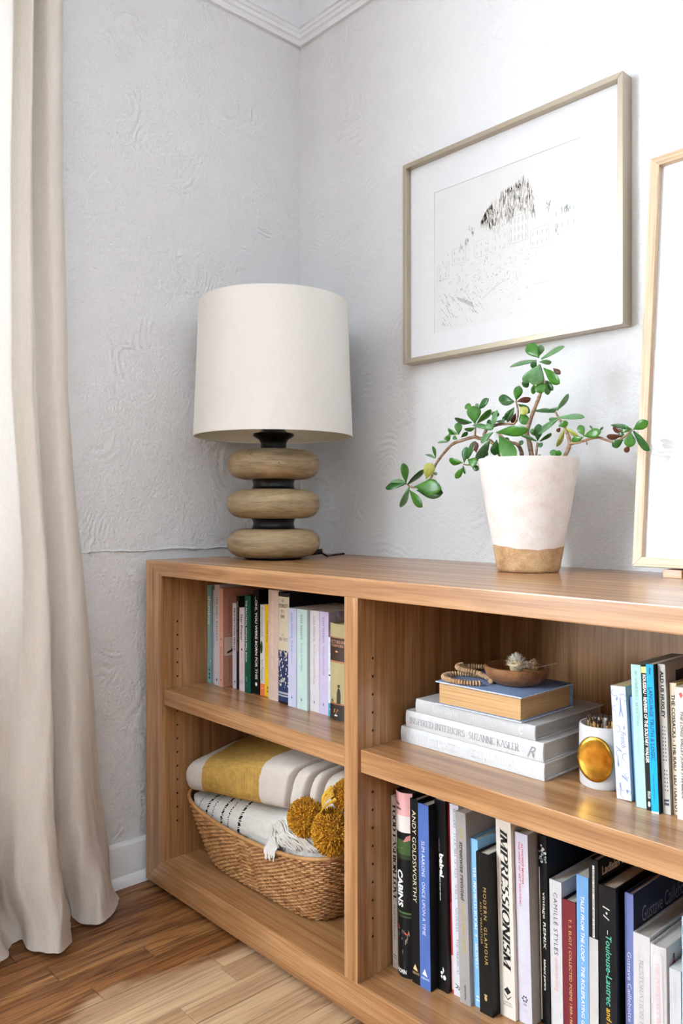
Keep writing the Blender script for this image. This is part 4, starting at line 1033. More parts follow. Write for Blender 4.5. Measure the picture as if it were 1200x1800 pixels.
# old blue cloth book, fore-edge towards the room
ob = thing('old_book', 'old blue cloth book with tan page edges on top of the white stack', 'book', (.8745, -.4270, z), (0, 0, math.radians(.7)), GS)
M_BLUE = cloth('faded_blue_bookcloth', '#7f93b4', bump=.5, weave=700, var=.25)
W_, D_, H_ = .1725, .152, .0405
for z0 in (0, H_ - .0028):
    mb = MB(); mb.box(0, W_, 0, D_, z0, z0 + .0028); obj('board', mb, M_BLUE, ob, bevel=.0008, seg=2, smooth=40)
mb = MB(); mb.box(0, W_, D_ - .003, D_, .0027, H_ - .0027); obj('spine', mb, M_BLUE, ob)
mb = MB(); mb.box(.0045, W_ - .0045, .0045, D_ - .0032, .0029, H_ - .0029)
tanp = N('tan_page_edges'); n_ = tanp.noise(tanp.coord((5, 5, 900)), 1, 3); tanp.color(tanp.ramp(n_, [(.3, lin('#ad8353')), (.65, lin('#d0a878'))])); tanp.set(Roughness=.85); tanp.bump(n_, .3, .0005)
obj('pages', mb, tanp.m, ob)
mb = MB()
for zz in (.0014, H_ - .0014):
    pts = []
    for (xa_, ya_), (xb_, yb_) in (((.0, .0), (W_, .0)), ((W_, .0), (W_, D_))):
        for i in range(41): pts.append((xa_ + (xb_-xa_)*i/40 + random.uniform(-.0003, .0003), ya_ + (yb_-ya_)*i/40 + random.uniform(-.0003, .0003), zz + random.uniform(-.0002, .0002)))
    mb.tube(pts, .0011, 5)
obj('worn_edge', mb, flat('#c9d0de', .9, var=.2, scale=300), ob)
ZT = z + H_

# ================================================================== things on the book stack
M_BEAD = N('pale_wood_beads'); n_ = M_BEAD.noise(M_BEAD.coord((120, 120, 120)), 1, 3); M_BEAD.color(M_BEAD.ramp(n_, [(.3, lin('#a8835f')), (.65, lin('#d0ac84'))])); M_BEAD.set(Roughness=.55); M_BEAD = M_BEAD.m
beads = thing('bead_garland', 'coiled string of pale wooden beads on the blue book', 'beads', (.905, -.375, ZT))
path = []
for i in range(400):
    t = i / 399
    if t < .5:
        a = math.radians(-20 - 330 * (t / .5)); path.append(Vector((.914 + .0435 * math.cos(a), -.391 + .0345 * math.sin(a), .0050)))
    else:
        k = (t - .5) / .5; a = math.radians(10 - 340 * k); w0 = max(0, 1 - k * 5); path.append(Vector((.897 + .040 * math.cos(a) + .017 * w0, -.337 + .034 * math.sin(a) - .045 * w0, .0050 + .0080 * min(1, k * 4) * (1 if math.sin(a) < .2 else .5))))
path = [Vector((p.x - .905, p.y + .375, p.z)) for p in path]
mb = MB(); acc = 0; last = path[0]; pos = []
for p, q in zip(path, path[1:]):
    acc += (q - p).length
    if acc >= .0043: pos.append((q, (q - p).normalized())); acc = 0
for p, d in pos:
    a = d.orthogonal().normalized(); b2 = d.cross(a); vs = []; n = 10
    prof = [(-.0020, .0022), (-.0014, .0040), (0, .0047), (.0014, .0040), (.0020, .0022)]
    for h_, r_ in prof:
        for k in range(n):
            t = 2*math.pi*k/n; vs.append(p + d*h_ + (a*math.cos(t) + b2*math.sin(t))*r_)
    fs = [(i*n+k, i*n+(k+1) % n, (i+1)*n+(k+1) % n, (i+1)*n+k) for i in range(4) for k in range(n)] + [tuple(range(n))[::-1], tuple(range(4*n, 5*n))]
    mb.add(vs, fs)
o_ = obj('bead_string', mb, M_BEAD, beads, smooth=50); o_['kind'] = 'stuff'
mb = MB(); mb.tube(path[::4], .0009, 5); obj('thread', mb, flat('#6b513a', .9, var=0), beads)

bowl = thing('wooden_bowl', 'small dark turned wooden bowl on the blue book', 'bowl', (.982, -.345, ZT))
M_BOWL = oak(0, '#a5774c', '#845a36', '#5a3a22', .45, 'bowl_wood')
mb = MB(); mb.lathe([(0, 0), (.030, 0), (.040, .004), (.050, .014), (.0535, .0245), (.0535, .0300), (.0515, .0312), (.0490, .0300), (.0470, .0180), (.036, .0085), (.018, .0060), (0, .0060)], n=64)
obj('bowl_body', mb, M_BOWL, bowl, smooth=40)
fl = thing('dried_flower', 'dried white strawflower with a brown bloom lying in the wooden bowl', 'flower', (.982, -.345, ZT + .0065))
rng = random.Random(31)
def bloom(cx, cy, cz, R, n, cols, up=(0, -.2, 1)):
    for ci, c in enumerate(cols):
        mb = MB()
        for i in range(n // len(cols)):
            a = rng.uniform(0, 2*math.pi); e = rng.uniform(-.35, 1.45)
            d = Vector((math.cos(a)*math.cos(e), math.sin(a)*math.cos(e), math.sin(e)))
            s_ = d.cross(Vector((0, 0, 1))); s_ = s_.normalized() if s_.length > .01 else Vector((1, 0, 0)); u_ = s_.cross(d)
            L_ = R * rng.uniform(.75, 1.05); w_ = R * .13; c0 = Vector((cx, cy, cz))
            p0 = c0 + d * R * .25
            mb.add([p0 - s_*w_*.5, p0 + s_*w_*.5, c0 + d*L_*.7 + s_*w_ + u_*w_*.3, c0 + d*L_ + u_*w_*.9, c0 + d*L_*.7 - s_*w_ + u_*w_*.3], [(0,1,2,3,4)])
        o = obj('petals', mb, flat(c, .8, var=.1), fl, fix=False); o['kind'] = 'stuff'
bloom(.000, .000, .026, .0200, 260, ('#fdf8ee', '#f0e8da'))
bloom(.024, .014, .024, .0130, 120, ('#d8b998', '#b08a66'))
mb = MB(); mb.tube([(.0, .0, .022), (.02, .012, .019), (.034, .022, .013)], .0012, 6); mb.tube([(.024, .014, .021), (.045, .018, .0275), (.062, .024, .0330)], .0006, 5); obj('stem', mb, flat('#8a7850', .8), fl)
mb = MB(); mb.lathe([(0, .010), (.010, .014), (.013, .026), (.009, .034), (0, .036)], n=14); mb.v = list(mb.v); obj('centre', mb, flat('#c9b48c', .9), fl)

# ------------------------------------------------------------------ match cup
CX_, CY_ = 1.1510, -.3640
cup = thing('match_cup', 'white ceramic cup with a round gold medallion holding matches', 'cup', (CX_, CY_, ZSR + .0002))
M_CER = flat('#c9c8c8', .3, var=.02)
mb = MB(); mb.lathe([(0, 0), (.031, 0), (.0335, .003), (.0345, .03), (.0345, .088), (.0335, .0925), (.0315, .0925), (.0305, .088), (.0305, .008), (0, .006)], n=64)
obj('cup_body', mb, M_CER, cup, smooth=40)
M_GOLD = N('polished_gold').set(Metallic=1.0, Roughness=.22); n_ = M_GOLD.noise(M_GOLD.coord((60, 60, 60)), 1, 3); M_GOLD.color(M_GOLD.ramp(n_, [(.3, lin('#b07f2c')), (.7, lin('#d9a94a'))])); M_GOLD.bump(n_, .15, .001); M_GOLD = M_GOLD.m
ang = math.radians(-80); mb = MB(); n = 48; rings = [(0, .0022), (.015, .0021), (.028, .0018), (.0325, .0010), (.0340, -.0005), (.0338, -.0030), (.0300, -.0040), (.012, -.0060)]
vs = []
for r_, h_ in rings:
    for k in range(n):
        t = 2*math.pi*k/n; lx, lz = r_*.80*math.cos(t), r_*math.sin(t)
        hh = .0345 + h_
        vs.append((math.cos(ang)*hh - math.sin(ang)*lx, math.sin(ang)*hh + math.cos(ang)*lx, .0455 + lz))
fs = [(i*n+k, i*n+(k+1) % n, (i+1)*n+(k+1) % n, (i+1)*n+k) for i in range(len(rings)-1) for k in range(n)]
mb.add(vs, fs); obj('gold_medallion', mb, M_GOLD, cup, smooth=60)
rng = random.Random(12)
M_STICK = flat('#c79a63', .8, var=.1); M_TIP = flat('#3b2415', .8, var=.1)
for i in range(34):
    a = rng.uniform(0, 6.28); r_ = .026 * math.sqrt(rng.random()); mb = MB()
    L_ = rng.uniform(.086, .096); w_ = .0011
    mb.box(-w_, w_, -w_, w_, 0, L_ - .005); mb.k = 1
    mb.add([(-w_*1.25, -w_*1.25, L_-.006), (w_*1.25, -w_*1.25, L_-.006), (w_*1.25, w_*1.25, L_-.006), (-w_*1.25, w_*1.25, L_-.006), (-w_, -w_, L_), (w_, -w_, L_), (w_, w_, L_), (-w_, w_, L_)], [(4,5,6,7),(0,1,5,4),(1,2,6,5),(2,3,7,6),(3,0,4,7)])
    o = obj('matchstick', mb, [M_STICK, M_TIP], loc=(CX_ + r_*math.cos(a)*.8, CY_ + r_*math.sin(a)*.8, ZSR + .0085))
    o.rotation_euler = (rng.uniform(-.06, .06), rng.uniform(-.06, .06), rng.uniform(0, 1.5))
    tag(o, 'dark-tipped wooden match standing in the white cup', 'match', 'matches in the white cup')

# ================================================================== basket with blankets
BXC, BYC, BA, BBh = .390, -.318, .264, .166
bas = thing('basket', 'oval woven rattan basket on the bottom left shelf', 'basket', (BXC, BYC, ZB))
def sup(a, b, t, e=6.0):
    c, s_ = math.cos(t), math.sin(t)
    return (a * (1 if c >= 0 else -1) * abs(c) ** (2/e), b * (1 if s_ >= 0 else -1) * abs(s_) ** (2/e))
def rim_z(x): return .128 + .030 * (x / BA) ** 2
def basket_pt(t, v, off=0.0):
    k = v ** .8
    a = .200 + (BA - .200) * k + off; b_ = .128 + (BBh - .128) * k + off
    x, y = sup(a, b_, t)
    return Vector((x - .006 * (1 - k), y + .004 * (1 - k), .003 + (rim_z(x) - .003) * v))
# even spacing round the oval
ts = [2*math.pi*i/4000 for i in range(4001)]; cum = [0.0]; pp = basket_pt(0, 1)
for t in ts[1:]:
    q = basket_pt(t, 1); cum.append(cum[-1] + (q - pp).length); pp = q
def t_at(f):
    s_ = (f % 1.0) * cum[-1]; lo, hi = 0, 4000
    while hi - lo > 1:
        m_ = (lo + hi) // 2
        if cum[m_] <= s_: lo = m_
        else: hi = m_
    return ts[lo] + (ts[hi] - ts[lo]) * (s_ - cum[lo]) / max(1e-9, cum[hi] - cum[lo])
NS = 140
TT = [t_at(i / (NS * 4)) for i in range(NS * 4)]
M_RAT = N('rattan'); n_ = M_RAT.noise(M_RAT.coord((45, 45, 90)), 1, 4); n2_ = M_RAT.noise(M_RAT.coord((300, 300, 300)), 1, 2)
c_ = M_RAT.ramp(n_, [(.28, lin('#7a4e27')), (.5, lin('#b07c48')), (.72, lin('#d0a674'))]); M_RAT.color(c_); M_RAT.set(Roughness=.5); M_RAT.bump(n2_, .2, .0005); M_RAT = M_RAT.m
mb = MB(); NR = 30
for j in range(NR):
    v = (j + .3) / (NR + .2); pts = []
    for i, t in enumerate(TT):
        off = .0021 * math.sin(math.pi * (i / 4 + j)) 
        pts.append(basket_pt(t, v, off + .0005))
    pts.append(pts[0]); mb.tube(pts, .0023, 5, cap=False)
o_ = obj('weave', mb, M_RAT, bas, smooth=70, fix=False); o_['kind'] = 'stuff'
mb = MB()
for i in range(NS):
    t = t_at((i + .5) / NS); mb.tube([basket_pt(t, v, -.0003) for v in (0, .2, .4, .6, .8, .99)], .0019, 5)
o_ = obj('stakes', mb, M_RAT, bas, smooth=70, fix=False); o_['kind'] = 'stuff'
mb = MB()
mb.grid(lambda u, v: basket_pt(TT[int(u * (NS*4)) % (NS*4)], v, -.0030), NS * 2, 6)
mb.add([basket_pt(t, 0, -.003) for t in TT[::8]], [tuple(range(len(TT[::8])))])
obj('lining', mb, flat('#4a2e18', .8), bas, fix=False)
mb = MB(); pts = [basket_pt(t, 1, .0005) + Vector((0, 0, .001)) for t in TT]; pts.append(pts[0]); mb.tube(pts, .0042, 8, cap=False)
M_RIM = flat('#b98a56', .5, var=.18, scale=90)
obj('rim', mb, M_RIM, bas, smooth=60)

def TZ(x): return .238 + .058 * max(0, min(1, (x - .15) / .42))      # top of the throw along the shelf
M_WOOL = cloth('white_wool', '#d9d4cd', bump=.6, weave=420, var=.10); M_INK = cloth('black_yarn', '#23211f', bump=.5, weave=500, var=.2)
thr = thing('throw_blanket', 'white wool throw with black dashed stripes and fringe in the basket', 'blanket', (.16, -.47, ZB + .05))
PR = [(-.440, .150, 0), (-.4580, .150, 0), (-.4640, .185, .05), (-.4665, .205, .25), (-.4640, .222, .45), (-.4560, .238, .66), (-.4400, .250, .84), (-.4150, .258, .95), (-.37, .262, 1.0), (-.28, .262, 1.0), (-.19, .255, .9), (-.180, .20, .5), (-.185, .15, 0)]
STR = [(.192, .0016, 1), (.226, .0034, 0), (.249, .0016, 1), (.286, .0036, 0), (.312, .0022, 1), (.352, .0040, 0)]
X0t, X1t = .134, .628
def endround(x):
    d = min(x - X0t, X1t - x); return 1 - max(0, 1 - d / .016) ** 2 if d < .016 else 1.0
def thr_pt(u, v):
    x = X0t + (X1t - X0t) * u; y, z, k = cr(PR, v)
    e = endround(x)
    z = z + (TZ(x) - .262) * k
    z = .199 + (max(z, .199) - .199) * (.35 + .65 * e)
    hb = (BBh - (.010 if x < .57 else .018)) * max(0, 1 - (abs(x - BXC) / (BA - .002)) ** 5.6) ** (1 / 5.6)
    y = max(BYC - hb, min(BYC + hb, y))
    nz = mnoise.noise((x * 18, y * 16, z * 10)); n2 = mnoise.noise((x * 60, v * 30, 2))
    y += .004 * nz * k + .0016 * n2; z += .005 * nz * k + .0012 * n2
    return (x - .16, y + .47, z - ZB - .05)
NU, NV = 230, 110
def thr_mat(u, v):
    x = X0t + (X1t - X0t) * u
    for xc, hw, thin_ in STR:
        w_ = .0011 * math.sin(v * 160 + xc * 90)
        if abs(x + w_ - xc) < hw and (math.sin(v * 300) > (-.55 if thin_ == 0 else -.1)): return 1
    return 0
mb = MB(); mb.grid(thr_pt, NU, NV, thr_mat)
obj('throw_cloth', mb, [M_WOOL, M_INK], thr, smooth=80)
rng = random.Random(6); mb = MB()
def l3(a, b, f): return Vector(a) + (Vector(b) - Vector(a)) * f
O_ = Vector((.16, -.47, ZB + .05))
for i in range(150):
    f_ = rng.random()
    p0 = l3((.468, -.4665, .240), (.552, -.4620, .300), f_) + Vector((rng.uniform(-.008, .008), 0, rng.uniform(-.006, .006)))
    e_ = min(1, max(0, f_ + rng.uniform(-.12, .18)))
    p3 = l3((.505, -.4790, .2190), (.650, -.4600, .2440), e_) + Vector((rng.uniform(-.008, .008), rng.uniform(-.002, .004), rng.uniform(0, .016)))
    bow = rng.uniform(.002, .016); wv = rng.uniform(.0005, .003); ph = rng.uniform(0, 6); pts = []
    for k in range(11):
        t = k / 10; q = p0 + (p3 - p0) * t
        q += Vector((.02 * math.sin(math.pi * t) * (1 - t) * (1 - f_), -bow * math.sin(math.pi * t), bow * .5 * math.sin(math.pi * t)))
        q += Vector((0, wv * math.sin(ph + t * 9), wv * math.cos(ph + t * 8)))
        q.y = max(q.y, -.4840)
        pts.append(q - O_)
    mb.tube(pts, [.0020] * 10 + [.0011], 6)
for i in range(12):      # a few strands hang over the rim
    x = .474 + .0030 * i; zr = .077 + rim_z(x - BXC) + .007; dn = rng.uniform(.004, .018)
    pts = [(x - .006, -.466, zr + .022), (x - .002, -.476, zr + .008), (x, -.4835, zr + .0012), (x + .002, -.4905, zr - .003), (x + .003, -.4920, zr - .006 - dn)]
    mb.tube([Vector(p) - O_ for p in pts], .0018, 6)
o_ = obj('fringe', mb, M_WOOL, thr, smooth=70, fix=False); o_['kind'] = 'stuff'

M_CREAM = cloth('cream_wool', '#cfc6bd', bump=.45, weave=520, var=.07); M_YEL = cloth('mustard_weave', '#b8934e', bump=.7, weave=380, var=.38)
bl = thing('folded_blanket', 'folded cream and mustard blanket with yellow pompoms on top of the basket', 'blanket', (.15, -.47, .24))
BP = [(-.36, .02, 0), (-.435, 0, 0), (-.4640, .06, 0), (-.4745, .24, 0), (-.4770, .48, 0), (-.4745, .74, 0), (-.4640, .92, 0), (-.4420, 1.0, .002), (-.410, 1.0, .008), (-.34, 1.0, .022), (-.26, 1.0, .028), (-.16, 1.0, .022), (-.15, .5, .0), (-.17, .05, 0)]
CRS = [(.512, .052, 1.0), (.567, .036, 1.0), (.603, .026, 1.0)]
XB0, XB1 = .148, .680
def bl_top(x): return .312 + .078 * max(0, min(1, (x - .148) / .34))
def bl_pt(u, v):
    x = XB0 + (XB1 - XB0) * u; y, k, ad = cr(BP, v)
    d = min(x - XB0, (XB1 - x)); e = math.sqrt(max(0, 1 - max(0, 1 - d / .022) ** 2)) if d < .022 else 1
    zb_ = TZ(x) + .002; zt_ = min(.436, bl_top(x))
    zc_ = zb_ + (zt_ - zb_) * .45
    z = zb_ + (zt_ - zb_) * k + ad
    z = zc_ + (z - zc_) * (.30 + .70 * e); y = -.30 + (y + .30) * (.955 + .045 * e)
    fv = max(0, min(1, (v - .08) / .55))
    for x0, run, dep in CRS:
        xc = x0 + run * fv ** 1.2 
        g = math.exp(-((x - xc) / .0042) ** 2)
        sh = 1 / (1 + math.exp(-(x - xc) / .004))
        y += .055 * g * (1 - abs(2 * v - .8)) * dep if v < .8 else 0
        z -= .032 * g * dep * max(0, k)
        y += .005 * sh; 
    nz = mnoise.noise((x * 11, v * 4, 5)); n2 = mnoise.noise((x * 40, v * 16, 8))
    y += .005 * nz + .001 * n2; z += .004 * nz * k
    z = min(z, .4395)
    x2 = x + .022 * fv * max(0, min(1, (x - .40) / .1)) * 0
    return (x2 - .15, y + .47, z - .24)
def bl_mat(u, v):
    x = XB0 + (XB1 - XB0) * u; y = cr(BP, v)[0]
    back = max(0, y + .476)
    return 1 if (.222 - .32 * back) < x < (.436 + .02 * max(0, v - .2) + .25 * back) else 0
mb = MB(); mb.grid(bl_pt, 220, 90, bl_mat)
obj('blanket_cloth', mb, [M_CREAM, M_YEL], bl, smooth=80)
M_POM = [flat(c, .9, var=.15, scale=200) for c in ('#d29a1c', '#b97f16', '#e0ad34', '#8f5c12')]
def pom(name, c, r, seed, sq=1.0):
    rg = random.Random(seed); mb = MB(); mb.k = 1; c = Vector(c)
    n = 18
    mb.grid(lambda u, v: c + Vector((r*.86*math.sin(math.pi*v)*math.cos(2*math.pi*u), r*.86*math.sin(math.pi*v)*math.sin(2*math.pi*u), sq*r*.86*math.cos(math.pi*v))), n, n)
    N_ = 2000
    for i in range(N_):
        z_ = 1 - 2 * (i + .5) / N_; a = i * 2.399963; rr = math.sqrt(1 - z_*z_)
        d = Vector((rr*math.cos(a), rr*math.sin(a), z_)); d += Vector((rg.gauss(0, .06), rg.gauss(0, .06), rg.gauss(0, .06))); d.normalize()
        t_ = d.orthogonal().normalized(); t_.rotate(Matrix.Rotation(rg.uniform(0, 6), 3, d)); s_ = d.cross(t_)
        L_ = r * rg.uniform(.91, 1.02); w_ = r * .030
        dd = Vector((d.x, d.y, d.z * sq)); tl = (d + t_ * rg.uniform(-.6, .6) + s_ * rg.uniform(-.6, .6)).normalized()
        p0 = c + dd * r * .80; p1 = c + dd * L_; p2 = p1 + tl * r * .05
        mb.k = rg.choice((0, 0, 1, 1, 2, 3)) 
        vs = []
        for p, w in ((p0, w_), (p1, w_ * 1.15), (p2, w_ * .55)):
            for k in range(4):
                q = math.pi/2 * k; vs.append(p + (t_*math.cos(q) + s_*math.sin(q)) * w)
        mb.add(vs, [(i_*4+k, i_*4+(k+1) % 4, (i_+1)*4+(k+1) % 4, (i_+1)*4+k) for i_ in (0, 1) for k in range(4)] + [(8, 9, 10, 11)])
    return obj(name, mb, M_POM, bl, fix=False)
def blc(x, y, z): return (x - .15, y + .47, z - .24)
pom('pompom', blc(.5900, -.4760, .3030), .0370, 1)
pom('pompom', blc(.6560, -.4680, .2920), .0390, 2, 1.15)
pom('pompom', blc(.6780, -.4500, .3620), .0300, 3)
mb = MB(); rg = random.Random(4)
for i in range(70):
    a = rg.uniform(-.9, .9); c0 = Vector(blc(.660, -.4720, .338)); pts = []
    for k in range(7):
        s_ = k / 6; pts.append(c0 + Vector((-.014 + .030 * s_ + .012 * math.sin(a) * s_, -.012 * math.sin(math.pi * s_) * (1 + .3 * a) - .012, .040 * s_ * math.cos(a * .8) - .010 * math.sin(a * 3) + rg.uniform(-.002, .002))))
    mb.tube(pts, .0008, 4)
o_ = obj('tassel_yarn', mb, flat('#cfa02c', .9, var=.15, scale=200), bl, fix=False); o_['kind'] = 'stuff'

# ================================================================== jade plant in its pot
PXc, PYc = .881, -.162
plant = thing('potted_jade_plant', 'jade plant in a white crackled pot with a bare clay foot', 'potted plant', (PXc, PYc, TOP))
def pot_mat(name, c0, c1, c2, pits):
    m = N(name); co = m.coord((1, 1, 1), False)
    n1 = m.noise(co, 30, 5, .65); n2 = m.noise(co, 220, 3, .6)
    vo = m.n('ShaderNodeTexVoronoi', {'Vector': co, 'Scale': 260.0 if pits else 150.0}, feature='DISTANCE_TO_EDGE')
    crk = m.ramp(vo.outputs['Distance'], [(.0, (.72, .62, .52) if pits else (.93, .90, .88)), (.08, (1, 1, 1))])
    c = m.mix(1.0, m.ramp(n1, [(.3, lin(c0)), (.5, lin(c1)), (.7, lin(c2))]), crk, 'MULTIPLY')
    ho = m.noise(co, 95, 2, .5)
    c = m.mix(1.0, c, m.ramp(ho, [(.215, (.45, .36, .3)), (.245, (1, 1, 1))]), 'MULTIPLY')
    m.color(c); m.set(Roughness=.6 if not pits else .8)
    m.bump(m.math('ADD', m.math('MULTIPLY', n1, 1.2), m.math('MULTIPLY', n2, .5)), .5, .0022)
    return m.m
M_GLZ = pot_mat('crackled_white_glaze', '#dccfc6', '#e6ddd6', '#ece7e3', False); M_CLAY = pot_mat('bare_sandy_clay', '#a07a52', '#c09a70', '#d2b48c', True)
def pot_r(z): return .0590 + .0365 * (max(0, z) / .217) ** 1.0
mb = MB(); mb.lathe([(0, .004), (.045, .004), (.052, 0), (.057, .0015), (.0600, .007), (pot_r(.03), .03), (pot_r(.062), .062)], n=72)
pot_foot = obj('clay_foot', mb, M_CLAY, plant, smooth=50)
mb = MB(); n = 96; vs = []; fs = []
levels = [0, .25, .5, .75, .97, 1.0, 1.0, .97, .82]; rad = [0, 0, 0, 0, 0, -.0020, -.0060, -.0085, -.0095]
for k in range(n):
    a = 2*math.pi*k/n; zl_ = .050 + .0040 * math.sin(a - 1.0) + .0018 * math.sin(3*a + 1) + .0007 * math.sin(11*a)
    for i, (f_, dr) in enumerate(zip(levels, rad)):
        z = zl_ + (.217 - zl_) * f_; r_ = pot_r(z) + .0011 + dr - (.0009 if i == 0 else 0)
        vs.append((r_*math.cos(a), r_*math.sin(a), z))
m_ = len(levels)
for k in range(n):
    for i in range(m_ - 1): fs.append((k*m_+i, ((k+1) % n)*m_+i, ((k+1) % n)*m_+i+1, k*m_+i+1))
mb.add(vs, fs); obj('pot', mb, M_GLZ, plant, smooth=50)
mb = MB(); mb.lathe([(0, .200), (.04, .2005), (.0885, .198), (.0885, .19)], n=40); obj('soil', mb, flat('#2b1f17', .95, var=.4, scale=200), plant, smooth=60)
LEAVES="5962,-2000,9560,5956,-2066,9959,156,g;5973,-2000,9543,5460,-2093,9479,147,d;5973,-2000,9560,5564,-2033,9620,82,p;6006,-2000,9526,6502,-2082,9783,98,d;6061,-2000,9476,5924,-2103,9052,122,p;6072,-2000,9394,6424,-2042,9057,155,g;6323,-2120,9467,6953,-2074,9422,273,g;6208,-1920,9393,6844,-1897,9333,260,d;6607,-2080,9620,6722,-2069,9933,207,y;6557,-2000,9592,6836,-2033,9552,96,g;6736,-2000,9730,6842,-2004,9726,63,d;6798,-2000,10067,6764,-2033,10289,63,g;6798,-2000,10051,6572,-2040,10148,47,p;7114,-2000,10371,6895,-2041,10375,39,p;7114,-2000,10371,7152,-2021,10492,94,g;7030,-1850,10393,7036,-1834,10567,55,g;7009,-1850,10395,6933,-1844,10495,87,g;7290,-1850,10516,7261,-1839,10753,140,g;7260,-1850,10526,6991,-1840,10625,94,g;7250,-1850,10426,7155,-1867,10478,78,g;7349,-1850,10458,7522,-1871,10537,78,d;7698,-1850,10717,7674,-1856,11047,252,g;7543,-1750,10752,7113,-1743,10835,108,d;7465,-1650,11031,7310,-1640,11148,125,g;7601,-1650,11034,7595,-1642,11143,70,p;7716,-1750,10999,7978,-1809,11173,115,d;7678,-1750,10726,8015,-1759,10940,115,g;7640,-1750,10637,7378,-1750,10602,85,g;8147,-1900,10542,7745,-1922,10692,90,p;8184,-1900,10554,8041,-1930,10653,104,p;8175,-1900,10555,8277,-1927,10901,75,p;8073,-1700,10788,8132,-1730,10916,136,d;8036,-1700,10701,7877,-1688,10737,106,d;8183,-1800,10711,8374,-1788,10704,52,p;8413,-2100,10464,9096,-2127,10455,183,g;8426,-2020,10396,8774,-2091,9928,279,g;8275,-1900,10339,8202,-1875,10062,163,d;8258,-2000,10482,7973,-2011,10323,111,p;8223,-2050,10349,7900,-2014,9951,163,p;7962,-1800,10170,7918,-1792,10051,91,g;8328,-1750,10375,8458,-1757,10336,75,g;7709,-2250,9905,7392,-2276,9956,128,g;7747,-2250,9903,7810,-2258,10191,127,d;7841,-2250,9974,8015,-2282,10289,90,d;8046,-2250,10082,8040,-2290,10287,118,m;7904,-2330,9952,8117,-2354,9868,163,g;7935,-2250,9835,8086,-2243,9755,104,d;7728,-2250,9814,7594,-2309,9607,113,g;7718,-2250,9845,7794,-2286,9691,45,d;8428,-1550,11114,8077,-1555,11210,165,d;8437,-1550,11098,8164,-1587,11077,75,p;8481,-1550,11123,8562,-1564,11381,157,g;8508,-1550,11106,8801,-1568,11118,104,m;8488,-1470,11055,8738,-1500,10880,135,d;8631,-1650,10973,8781,-1628,10843,148,y;8597,-1550,10874,8729,-1590,10652,171,g;8437,-1550,10993,8259,-1578,10767,135,d;8493,-1630,10951,8385,-1679,10704,74,p;8473,-1550,10870,8385,-1553,10698,90,m;8257,-1550,10754,8176,-1564,10820,83,d;8578,-1600,10308,8682,-1611,10264,89,g;9009,-1560,11891,8764,-1552,12177,218,g;8912,-1400,11955,8973,-1428,12148,133,p;9029,-1500,11867,9497,-1520,12034,73,p;8918,-1500,11853,8300,-1458,11853,66,p;8987,-1500,11822,9250,-1544,11773,80,p;8918,-1500,11831,8837,-1532,11728,117,d;9118,-1700,11721,9008,-1761,11382,295,p;8866,-1550,11693,8669,-1540,11453,161,p;8746,-1500,11493,8626,-1504,11388,133,d;9153,-1600,11663,9488,-1661,11343,159,g;9237,-1420,11674,9390,-1440,11551,87,m;9032,-1620,11430,9142,-1660,11211,189,g;9122,-1500,11447,9185,-1521,11184,116,g;8867,-1500,11419,8871,-1545,11223,96,g;9155,-1500,11443,9262,-1498,11250,87,d;9417,-1650,10801,8994,-1622,10889,69,d;9457,-1650,10832,9682,-1614,11088,81,p;9522,-1650,10883,9254,-1645,10816,69,p;9496,-1650,10690,9967,-1603,10676,81,p;9496,-1650,10667,9140,-1759,10433,92,p;9483,-1650,10691,9313,-1674,10658,69,p;9534,-1710,10522,9703,-1691,10578,115,g;9535,-1650,10503,9468,-1646,10428,69,m;9614,-1650,10462,9503,-1682,10158,80,y;9665,-1650,10481,9868,-1626,10321,64,y;10020,-1650,10320,9935,-1654,10505,123,g;10008,-1650,10287,9774,-1639,10235,123,g;10055,-1710,10302,10384,-1751,10353,145,g;10045,-1650,10307,10182,-1673,10362,67,p;10205,-1650,10407,10149,-1658,10488,31,d;10314,-1650,10365,10411,-1672,10434,31,d;10082,-1650,10215,10086,-1657,10147,22,m;10946,-1650,10351,10568,-1613,10491,64,d;10968,-1650,10360,11230,-1684,10464,149,g;10980,-1650,10327,11280,-1748,9989,107,d;10975,-1750,10299,10981,-1805,10062,170,g;10923,-1650,10342,10779,-1679,10394,118,g;10809,-1650,10318,10584,-1641,10401,86,m;10763,-1650,10268,10499,-1680,10251,97,m;10809,-1650,10286,10702,-1665,10282,86,d;10786,-1650,10191,10613,-1696,10091,129,d;10889,-1650,10098,10824,-1634,9974,86,m;9073,-1700,10277,9120,-1728,10576,152,d;9032,-1700,10374,8954,-1726,10507,94,g;9128,-1700,10274,9391,-1754,10380,58,g;9046,-1700,10279,8773,-1768,10411,42,g;9087,-1700,10230,9179,-1716,10176,94,d;9475,-1700,9941,9383,-1700,10084,115,g;9501,-1700,9940,9557,-1725,10061,103,g;9114,-1700,9935,9127,-1719,10016,58,g"
